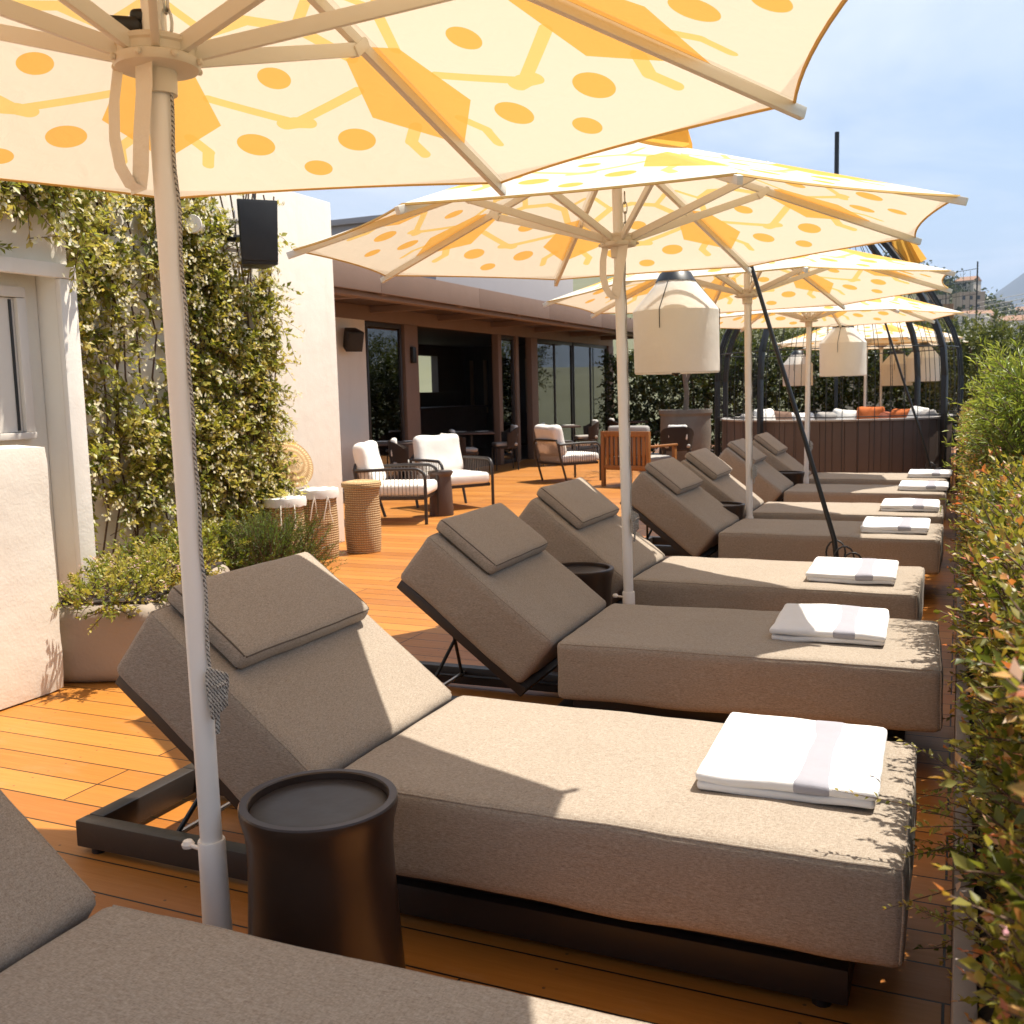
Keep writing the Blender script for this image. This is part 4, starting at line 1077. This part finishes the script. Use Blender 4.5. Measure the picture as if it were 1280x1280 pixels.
# parapet wall beyond the planter
m = MB(); m.box((.62, -4, -.12), (.78, 19, .85)); tag(m.build('parapet_wall', 'plaster', bevel=.01), 'low rendered parapet wall behind the hedge', 'wall')

# --- hedge shrubs
def shrub(name, lab, cat, loc, n, size, h, per, ll, lw, lmat, tip, group, rz=0., upw=.55, slen=(.14, .32), base_t=(.05, .5), flowers=0, stem_r=.0028, ztop_bias=0.):
    root = thing(name, lab, cat, loc, rz, group)
    O = np.column_stack([rng.uniform(-1, 1, n) * size[0], rng.uniform(-1, 1, n) * size[1], rng.uniform(0, 1, n) ** .8 * h])
    # push towards the shell
    D = np.column_stack([O[:, 0] / size[0], O[:, 1] / size[1] * .6, (O[:, 2] / h - .35) * 1.3]) + rng.normal(0, .45, (n, 3)); D[:, 2] += upw
    L = rng.uniform(*slen, n)
    P, Dl, N, Ls, Ws, T = shoot_leaves(O, D, L, per, ll, lw, .6, tip, base_t)
    stems_obj('stems', O, D, L, stem_r, 'stem_brown', root, .6, .6); ex = None
    if flowers:
        k = rng.choice(n, flowers); tipp = O[k] + unit(D[k]) * L[k][:, None]
        tipp = np.repeat(tipp, 5, 0) + rng.normal(0, .006, (flowers * 5, 3)); an = np.tile(np.arange(5) * 2 * PI / 5, flowers)
        Dd = np.column_stack([np.cos(an), np.sin(an), np.full(len(an), .4)]) + rng.normal(0, .15, (len(an), 3))
        ex = (tipp, Dd, np.tile([0, 0, 1.], (len(an), 1)), np.full(len(an), .011), np.full(len(an), .008), rng.uniform(0, 1, len(an)), 'petal_pink')
    leaf_obj('foliage', P, Dl, N, Ls, Ws, T, lmat, root, extra=ex)
    return root
HG = 'red tipped shrubs along the hedge planter'
hb = []
for k in range(4):
    hb.append(shrub('hedge_shrub', '', 'shrub', (0, 0, 0), 1500, (.23, .36), .88, 15, .029, .54, 'abelia_leaf', .70, HG, flowers=14, slen=(.07, .16)))
hl = ['green shrub with red and yellow tips nearest the camera at the lower right', 'red tipped hedge shrub overhanging the foot of the nearest whole lounger', 'red tipped hedge shrub beside the second and third loungers', 'red tipped hedge shrub beside the gap behind the third lounger',
      'red tipped hedge shrub below the left side of the pale green bush', 'red tipped hedge shrub below the middle of the pale green bush', 'red tipped hedge shrub just behind the pale green bush']
for i in range(23):
    y = 1.0 + i * .62
    o = hb[i] if i < 4 else copy_tree(hb[i % 4])
    place(o, (.345 + .02 * math.sin(i * 2.3), y, .20), (0 if i % 2 else PI) if i >= 4 else 0, hl[i] if i < 7 else 'small red tipped shrub far along the hedge, beyond the pale green bush', HG)
    if i >= 4: o.scale = (1, 1, .92 + .12 * ((i * 7) % 5) / 5)
o = copy_tree(hb[2]); place(o, (.40, 1.62, .12), PI, 'low green shrub filling the hedge planter at the lower right corner', HG)
for k, (x, y, rz, lab) in enumerate([(-.20, 1.95, .4, 'orange fallen leaf on the deck in front of the nearest whole lounger'), (-.15, 1.99, 2.0, 'orange fallen leaf by the frame of the nearest whole lounger, closest to it'), (-.24, 1.86, 3.9, 'orange fallen leaf farthest left on the deck at the bottom edge'), (-.06, 2.02, 5.2, 'orange fallen leaf on the deck beside the hedge planter')]):
    o = leaf_obj('fallen_leaf', np.array([[0, 0, 0.006]]), np.array([[1., 0, .1]]), np.array([[0, .2, 1.]]), np.array([.035]), np.array([.02]), np.array([.86]), 'abelia_leaf')
    o.location = (x, y, 0); o.rotation_euler = (0, 0, rz); tag(o, lab, 'leaf', 'fallen leaves on the deck')
# overhanging sprays near the second lounger
ob = shrub('oleander_bush', 'round pale green bush with narrow leaves rising above the hedge at the right', 'bush', (.47, 5.0, .95), 760, (.27, .60), .42, 18, .062, .17, 'oleander_leaf', .5, None, upw=.75, slen=(.16, .34), base_t=(.15, .75))
ob2 = shrub('oleander_bush', 'second pale green bush with narrow leaves, behind the first at the right edge', 'bush', (.55, 6.5, .90), 420, (.27, .5), .42, 18, .062, .17, 'oleander_leaf', .5, None, upw=.75, slen=(.16, .34), base_t=(.1, .65))
for o in (ob, ob2):
    m = MB()
    for k in range(5):
        a = k * 1.3; m.tube([(.05 * math.cos(a), .05 * math.sin(a), -.62), (.1 * math.cos(a), .15 * math.sin(a), -.2), (.16 * math.cos(a), .3 * math.sin(a), .15)], [.012, .009, .005], 6)
    m.build('branches', 'stem_brown', o)
sprays = thing('hedge_sprig', 'pale green sprig reaching from the hedge over the foot of the nearest whole lounger', 'sprig', (.03, 2.05, .55))
nS = 16
O = np.column_stack([rng.uniform(-.06, .06, nS), rng.uniform(-.25, .45, nS), rng.uniform(-.25, .02, nS)])
D = np.column_stack([rng.uniform(-1, -.35, nS), rng.uniform(-.5, .5, nS), rng.uniform(-.35, .45, nS)])
O[0] = (-.02, .10, -.02); D[0] = (-1, .02, .16); O[1] = (-.02, .32, -.0); D[1] = (-.8, .25, .35)
L = rng.uniform(.06, .13, nS); L[0] = .24; L[1] = .14
P, Dl, N, Ls, Ws, T = shoot_leaves(O, D, L, 14, .019, .5, .3, .3, (.35, .6))
leaf_obj('foliage', P, Dl, N, Ls, Ws, T, 'abelia_leaf', sprays); stems_obj('stems', O, D, L, .0016, 'stem_brown', sprays, .3, .8)

# --- climber
cv = thing('climbing_jasmine', 'flowering jasmine climbing over the white wall behind the beige planter', 'climber', (-5.45, 6.0, .35))
def vine_density(y, z):
    d = 0.
    if 6.05 < y < 7.30: d = 1.0 if z < 2.9 else .5
    if y > 7.1: d *= max(0, 1 - (y - 7.1) / .22)
    if 5.0 < y <= 6.05:
        d = .62 if z < 1.35 else (.14 if z < 2.35 else .75)
        if 5.0 < y < 5.5 and z < .7: d = .15
    if 5.0 < y < 5.45 and z >= .7: d = max(d, .55)
    if y <= 5.0: d = .85 if z > 2.42 else (.12 if z > 2.2 else 0)
    return d
O = []
tries = 0
while len(O) < 2300 and tries < 60000:
    tries += 1
    y = random.uniform(3.0, 7.4); z = random.uniform(.25, 3.05)
    nn = .5 + .9 * mnoise.noise(Vector((y * 2.4, z * 2.4, 3)))
    if random.random() < vine_density(y, z) * max(.0, min(1, nn + .25)):
        x = -5.47 if y > 4.32 else -4.57
        if 6.6 < y < 7.15 and z > 2.42: continue
        if 4.32 < y < 5.0: x = random.uniform(-5.45, -4.9)
        O.append((x + abs(random.gauss(0, .07)), y, z))
O = np.array(O); n = len(O)
D = np.column_stack([rng.uniform(.15, 1, n), rng.normal(0, .7, n), rng.normal(-.1, .7, n)]); L = rng.uniform(.10, .28, n)
P, Dl, N, Ls, Ws, T = shoot_leaves(O, D, L, 12, .062, .58, 1.2, .45, (.35, 1.0))
N = unit(N + np.array([.6, .1, .2]))
base = np.array(cv.location)
stems_obj('stems', O - base, D, L, .003, 'stem_brown', cv, 1.2, .3)
k = rng.choice(n, min(n, 900)); tp = O[k] + unit(D[k]) * L[k][:, None] * .95 + np.array([.02, 0, 0]); tp[:, 2] -= 1.2 * (L[k] * .95) ** 2
tp = np.repeat(tp, 5, 0) + rng.normal(0, .02, (len(tp) * 5, 3)); an = np.tile(np.arange(5) * 2 * PI / 5, len(k))
Dd = np.column_stack([np.full(len(an), .3), np.cos(an), np.sin(an)]) + rng.normal(0, .2, (len(an), 3))
leaf_obj('foliage', P - base, Dl, N, Ls, Ws, T, 'jasmine_leaf', cv, extra=(tp - base, Dd, np.tile([1., 0, .2], (len(an), 1)), rng.uniform(.022, .040, len(an)), .022, rng.uniform(0, 1, len(an)), 'petal_cream'))
m = MB()
for k in range(26):
    y = random.choice([random.uniform(5.2, 6.1), random.uniform(6.1, 7.2)]); p = Vector((-5.46, y, .35)); pts = [p - Vector(base)]
    for q in range(9):
        p = p + Vector((random.uniform(-.01, .015), random.uniform(-.1, .1), .31)); p.x = max(p.x, -5.48); pts.append(p - Vector(base))
    m.tube(pts, .007, 5)
m.build('trunk', 'stem_brown', cv)
# flowers in the beige planter
for (x, y, lab, nn, fl) in ((-3.98, 3.86, 'low pink flowering plant spilling over the left end of the beige planter', 190, 60), (-4.22, 4.45, 'low pink flowering plant in the middle of the beige planter', 190, 50)):
    shrub('flowering_plant', lab, 'plant', (x, y, .36), nn, (.24, .30), .15, 14, .030, .55, 'jasmine_leaf', .35, 'pink flowering plants in the beige planter', upw=.3, slen=(.06, .14), base_t=(.3, .95), flowers=fl)
shrub('rosemary_bush', 'dense green rosemary bush beyond the beige planter, before the baskets', 'bush', (-4.72, 6.12, .0), 620, (.28, .32), .42, 22, .032, .14, 'rosemary_leaf', .4, None, upw=1.0, slen=(.14, .26), base_t=(.05, .6))
shrub('fern', 'small leafy plant at the foot of the climber behind the first umbrella pole', 'plant', (-4.95, 5.5, .0), 200, (.22, .45), .42, 12, .052, .5, 'jasmine_leaf', .35, None, upw=.6, slen=(.12, .22), base_t=(.15, .7))

# stone planter with tree
spn = thing('stone_planter', 'large round stone planter with a bare trunked tree in front of the hedge', 'planter', (-4.35, 17.35, 0))
m = MB(); m.lathe([(.36, 0), (.40, .05), (.44, .6), (.43, .95), (.46, 1.0), (.46, 1.06), (.40, 1.06), (.39, 1.0)], 36, close=False); m.build('pot', 'stone', spn, angle=30)
m = MB(); m.lathe([(0, .99), (.40, .98)], 36, close=False); m.build('soil', 'soil', spn)
def crown(root, c, rad, n, per, ll, lw, lmat, slen=(.2, .45), base_t=(.1, .6), tip=.35, hollow=.55):
    v = unit(rng.normal(0, 1, (n, 3))); rr = (hollow + (1 - hollow) * rng.uniform(0, 1, n) ** .6)
    # lumpy outline
    lump = np.array([1 + .28 * mnoise.noise(Vector((*(p * 1.7 + c[0]),))) for p in v])
    O = v * (rr * lump)[:, None] * np.array(rad) + np.array(c)
    keep = np.array([mnoise.noise(Vector(o) * (1.6 / max(rad))) > -.28 for o in O]); O = O[keep]; v = v[keep]; n = len(O)
    D = v + rng.normal(0, .5, (n, 3)); D[:, 2] += .2; L = rng.uniform(*slen, n)
    P, Dl, N, Ls, Ws, T = shoot_leaves(O, D, L, per, ll, lw, .3, tip, base_t)
    leaf_obj('crown', P, Dl, N, Ls, Ws, T, lmat, root)
tt = thing('potted_tree', 'slim pale trunked tree growing from the stone planter', 'tree', (-4.35, 17.35, 1.0))
m = MB(); m.tube([(0, 0, 0), (.02, .02, .35), (-.02, 0, .7), (-.12, 0, 1.1), (-.2, .1, 1.6)], [.05, .045, .04, .03, .02], 8); m.tube([(0, 0, .5), (.12, .05, .85), (.2, .0, 1.4)], [.03, .025, .015], 8); m.build('trunk', 'bark', tt)
crown(tt, (0, 0, 1.9), (.85, .85, .6), 260, 10, .06, .35, 'olive_leaf')

# dark hedge wall and trees beyond the terrace
hw = thing('dark_hedge', 'tall dark green hedge closing the terrace behind the booth', 'hedge', (-2.4, 22, 0))
n = 5600; O = np.column_stack([rng.uniform(-4.9, 4.6, n), rng.uniform(-.45, .5, n) - .1, rng.uniform(0, 2.25, n)]); O[:, 2] += .12 * np.sin(O[:, 0] * 3)
D = np.column_stack([rng.normal(0, .5, n), rng.normal(-.7, .4, n), rng.normal(.2, .5, n)]); L = rng.uniform(.15, .4, n)
P, Dl, N, Ls, Ws, T = shoot_leaves(O, D, L, 9, .10, .6, .4, .3, (.1, .7)); leaf_obj('foliage', P, Dl, N, Ls, Ws, T, 'dark_leaf', hw)
m = MB()
for k in range(12): x = -3.7 + k * .7; m.tube([(x, .1, 0), (x + .05, .15, .8), (x, .1, 1.7)], [.05, .04, .02], 6)
m.build('trunks', 'bark', hw)
trees = [(-5.6, 24.3, 2.7, 1.3, 'olive green tree at the pavilion end, left of the stone planter'), (-4.2, 23.8, 2.5, 1.3, 'olive green tree behind the stone planter'), (-2.5, 24.2, 2.5, 1.3, 'olive green tree behind the third umbrella pole'), (-.7, 24.0, 2.4, 1.2, 'olive green tree behind the right half of the cage'), (.55, 19.2, 2.0, .85, 'bright olive tree right of the cage, above the pale green bush'), (2.0, 24.5, 1.8, 1.2, 'olive green tree at the right edge beyond the hedge')]
for (x, y, h, r, lab) in trees:
    o = thing('olive_tree', lab, 'tree', (x, y, 0), 0, 'olive trees beyond the terrace')
    m = MB(); m.tube([(0, 0, -.3), (.04, .02, h * .3), (-.03, .05, h * .6), (.05, 0, h * .95)], [.09, .075, .06, .02], 8)
    for k in range(5):
        a = k * 1.26; m.tube([(0, .03, h * .5), (r * .35 * math.cos(a), r * .35 * math.sin(a), h * .75), (r * .6 * math.cos(a), r * .6 * math.sin(a), h)], [.04, .025, .01], 6)
    m.build('trunk', 'bark', o)
    crown(o, (0, 0, h * .82), (r, r * .8, h * .34), 900, 11, .10, .34, 'olive_leaf', (.2, .5), (.1, .7))

# ------------------------------------------------------------------ far town, hill, mountain
def grid(x0, x1, nx, y0, y1, ny, fn):
    m = MB(); vs = []
    for j in range(ny + 1):
        for i in range(nx + 1):
            x = x0 + (x1 - x0) * i / nx; y = y0 + (y1 - y0) * j / ny; vs.append((x, y, fn(x, y)))
    w_ = nx + 1
    m.add(vs, [(j * w_ + i, j * w_ + i + 1, j * w_ + w_ + i + 1, j * w_ + w_ + i) for j in range(ny) for i in range(nx)]); return m
def hill_h(x, y):
    t = max(0, min(1, (y - 130) / 370)); rid = 39 - .55 * (x + 6)
    rid = max(14, min(60, rid)); s = t * t * (3 - 2 * t)
    if y > 500: s = max(0, 1 - (y - 500) / 400)
    return -14.5 + (rid + 14.5) * s + 3 * mnoise.noise(Vector((x * .02, y * .02, 1)))
struct(grid(-420, 420, 84, 120, 900, 60, hill_h), 'hillside', 'terrain')
def mount_h(x, y):
    crest = 330 + .62 * (x - 40); crest = max(60, min(900, crest)) + 40 * mnoise.noise(Vector((x * .004, 2, 0)))
    t = max(0, 1 - abs(y - 5200) / 1800); return -20 + (crest + 20) * t ** 1.2 + 50 * mnoise.noise(Vector((x * .002, y * .002, 4))) * t
struct(grid(-2500, 3500, 100, 3300, 7100, 40, mount_h), 'mountain', 'mountain')
hm = ['house_wall', 'house_pale', 'house_tan']
def house(x, y, z, w_, d, h, mt, gable, lab):
    o = thing('house', lab, 'house', (x, y, z), random.uniform(-.4, .4), 'pale houses on the far hillside')
    m = MB(); m.box((-w_ / 2, -d / 2, -3), (w_ / 2, d / 2, h)); m.build('wall', mt, o, smooth=False)
    m = MB()
    if gable:
        m.add([(-w_ * .54, -d * .54, h), (w_ * .54, -d * .54, h), (w_ * .54, d * .54, h), (-w_ * .54, d * .54, h), (-w_ * .54, 0, h + 1.8), (w_ * .54, 0, h + 1.8)], [(0, 1, 5, 4), (2, 3, 4, 5), (0, 4, 3), (1, 2, 5), (0, 3, 2, 1)])
    else: m.box((-w_ * .52, -d * .52, h + .005), (w_ * .52, d * .52, h + .5))
    m.build('roof', 'roof_tile' if gable else mt, o, smooth=False)
    m = MB()
    for fl in range(int(h // 3)):
        for q in range(int(w_ // 2.4)):
            xx = -w_ / 2 + 1.2 + q * 2.4; m.box((xx - .5, -d / 2 - .04, fl * 3 + .9), (xx + .5, -d / 2 + .02, fl * 3 + 2.2))
    if m.v: m.build('windows', 'dark_window', o, smooth=False)
random.seed(3)
for k in range(46):
    y = random.uniform(200, 430); x = random.uniform(-.03, .10) * y
    house(x, y, hill_h(x, y), random.uniform(6, 12), random.uniform(6, 10), random.choice([3, 6, 6, 9]), random.choice(hm), random.random() < .4, 'small pale house on the far hillside at the right')
# wooded ridge
n = 900; y = rng.uniform(395, 520, n); x = rng.uniform(-.06, .14, n) * y; z = np.array([hill_h(a, b) for a, b in zip(x, y)])
cl_ = np.column_stack([x, y, z + 1]); O = np.repeat(cl_, 26, 0) + rng.normal(0, 1, (n * 26, 3)) * np.array([2.2, 2.2, 2.3]) + np.array([0, 0, 1.8])
D = rng.normal(0, 1, O.shape)
o = leaf_obj('ridge_wood', O, D, rng.normal(0, 1, O.shape), np.full(len(O), 1.5), .9, rng.uniform(0, .8, len(O)), 'dark_leaf'); tag(o, 'dark wood covering the far ridge', 'wood', kind='stuff')
for k in range(10):
    y = random.uniform(150, 360); x = random.uniform(-.02, .09) * y; z = hill_h(x, y)
    o = thing('cypress_tree', 'dark cypress tree among the far hillside houses', 'tree', (x, y, z), 0, 'cypress trees among the far houses')
    hh = random.uniform(5, 9); t_ = rng.uniform(0, 1, 420); rr = .75 * np.sqrt(t_ * (1 - t_)) * 1.7 + .1; an = rng.uniform(0, 2 * PI, 420)
    O = np.column_stack([rr * np.cos(an), rr * np.sin(an), t_ * hh + .4]); D = np.column_stack([np.cos(an) * .4, np.sin(an) * .4, np.full(420, 1.)])
    leaf_obj('crown', O, D, np.column_stack([np.cos(an), np.sin(an), an * 0]), np.full(420, .7), .4, rng.uniform(0, .6, 420), 'dark_leaf', o)
    m = MB(); m.tube([(0, 0, -.6), (0, 0, hh * .7)], [.18, .08], 6); m.build('trunk', 'bark', o)
rb = thing('rooftop_house', 'low brown rooftop house with a railing beyond the far umbrellas', 'house', (-1.6, 60, -14))
m = MB(); m.box((-6, 0, 0), (.95, 8, 19.2)); m.build('wall', 'house_tan', rb, smooth=False)
m = MB(); m.box((-6.3, -.5, 19.205), (1.2, 8.3, 19.6)); m.build('roof', 'roof_tile', rb, smooth=False)
m = MB()
for k in range(12): m.tube([(-6 + k * .62, -.3, 19.6), (-6 + k * .62, -.3, 20.6)], .03, 5)
m.tube([(-6.1, -.3, 20.6), (.9, -.3, 20.6)], .035, 5); m.build('railing', 'black_metal', rb)
nf = thing('fence_pole', 'thin tall pole carrying a net fence on a far roof at the right', 'pole', (.6, 50, -14))
m = MB(); m.tube([(0, 0, 0), (0, 0, 20.7)], .032, 8); m.build('pole', 'black_metal', nf)
m = MB()
for k in range(5): m.tube([(0, 0, 20.4 - k * .55), (-3.4, 2, 20.2 - k * .55)], .012, 4); m.tube([(0, 0, 18.9 - k * .2), (3.6, 1, 19.5 - k * .2)], .012, 4)
for k in range(12): m.tube([(-.28 * k, .17 * k, 17.6), (-.28 * k, .17 * k, 20.35)], .008, 4)
m.build('net', 'black_metal', nf)
tb_ = thing('terrace_building', 'building below carrying the roof terrace', 'building', (-6, 10, -14))
m = MB(); m.box((-8.5, -14, 0), (6.8, 16.5, 13.87)); m.build('wall', 'house_wall', tb_, smooth=False)

# ------------------------------------------------------------------ air
m = MB(); m.box((-9200, -3200, -40), (9200, 12200, 960)); hz = m.build('haze', 'concrete', smooth=False); tag(hz, kind='stuff')
hmz = bpy.data.materials.new('haze'); hmz.use_nodes = True; ht = NT(hmz.node_tree); hmz.node_tree.nodes.remove(hmz.node_tree.nodes['Principled BSDF'])
pvn = ht.node('ShaderNodeVolumePrincipled'); pvn.inputs['Color'].default_value = (.58, .72, 1.0, 1); pvn.inputs['Density'].default_value = .00014; pvn.inputs['Anisotropy'].default_value = .3
hmz.node_tree.links.new(pvn.outputs[0], hmz.node_tree.nodes['Material Output'].inputs['Volume'])
hz.data.materials[0] = hmz
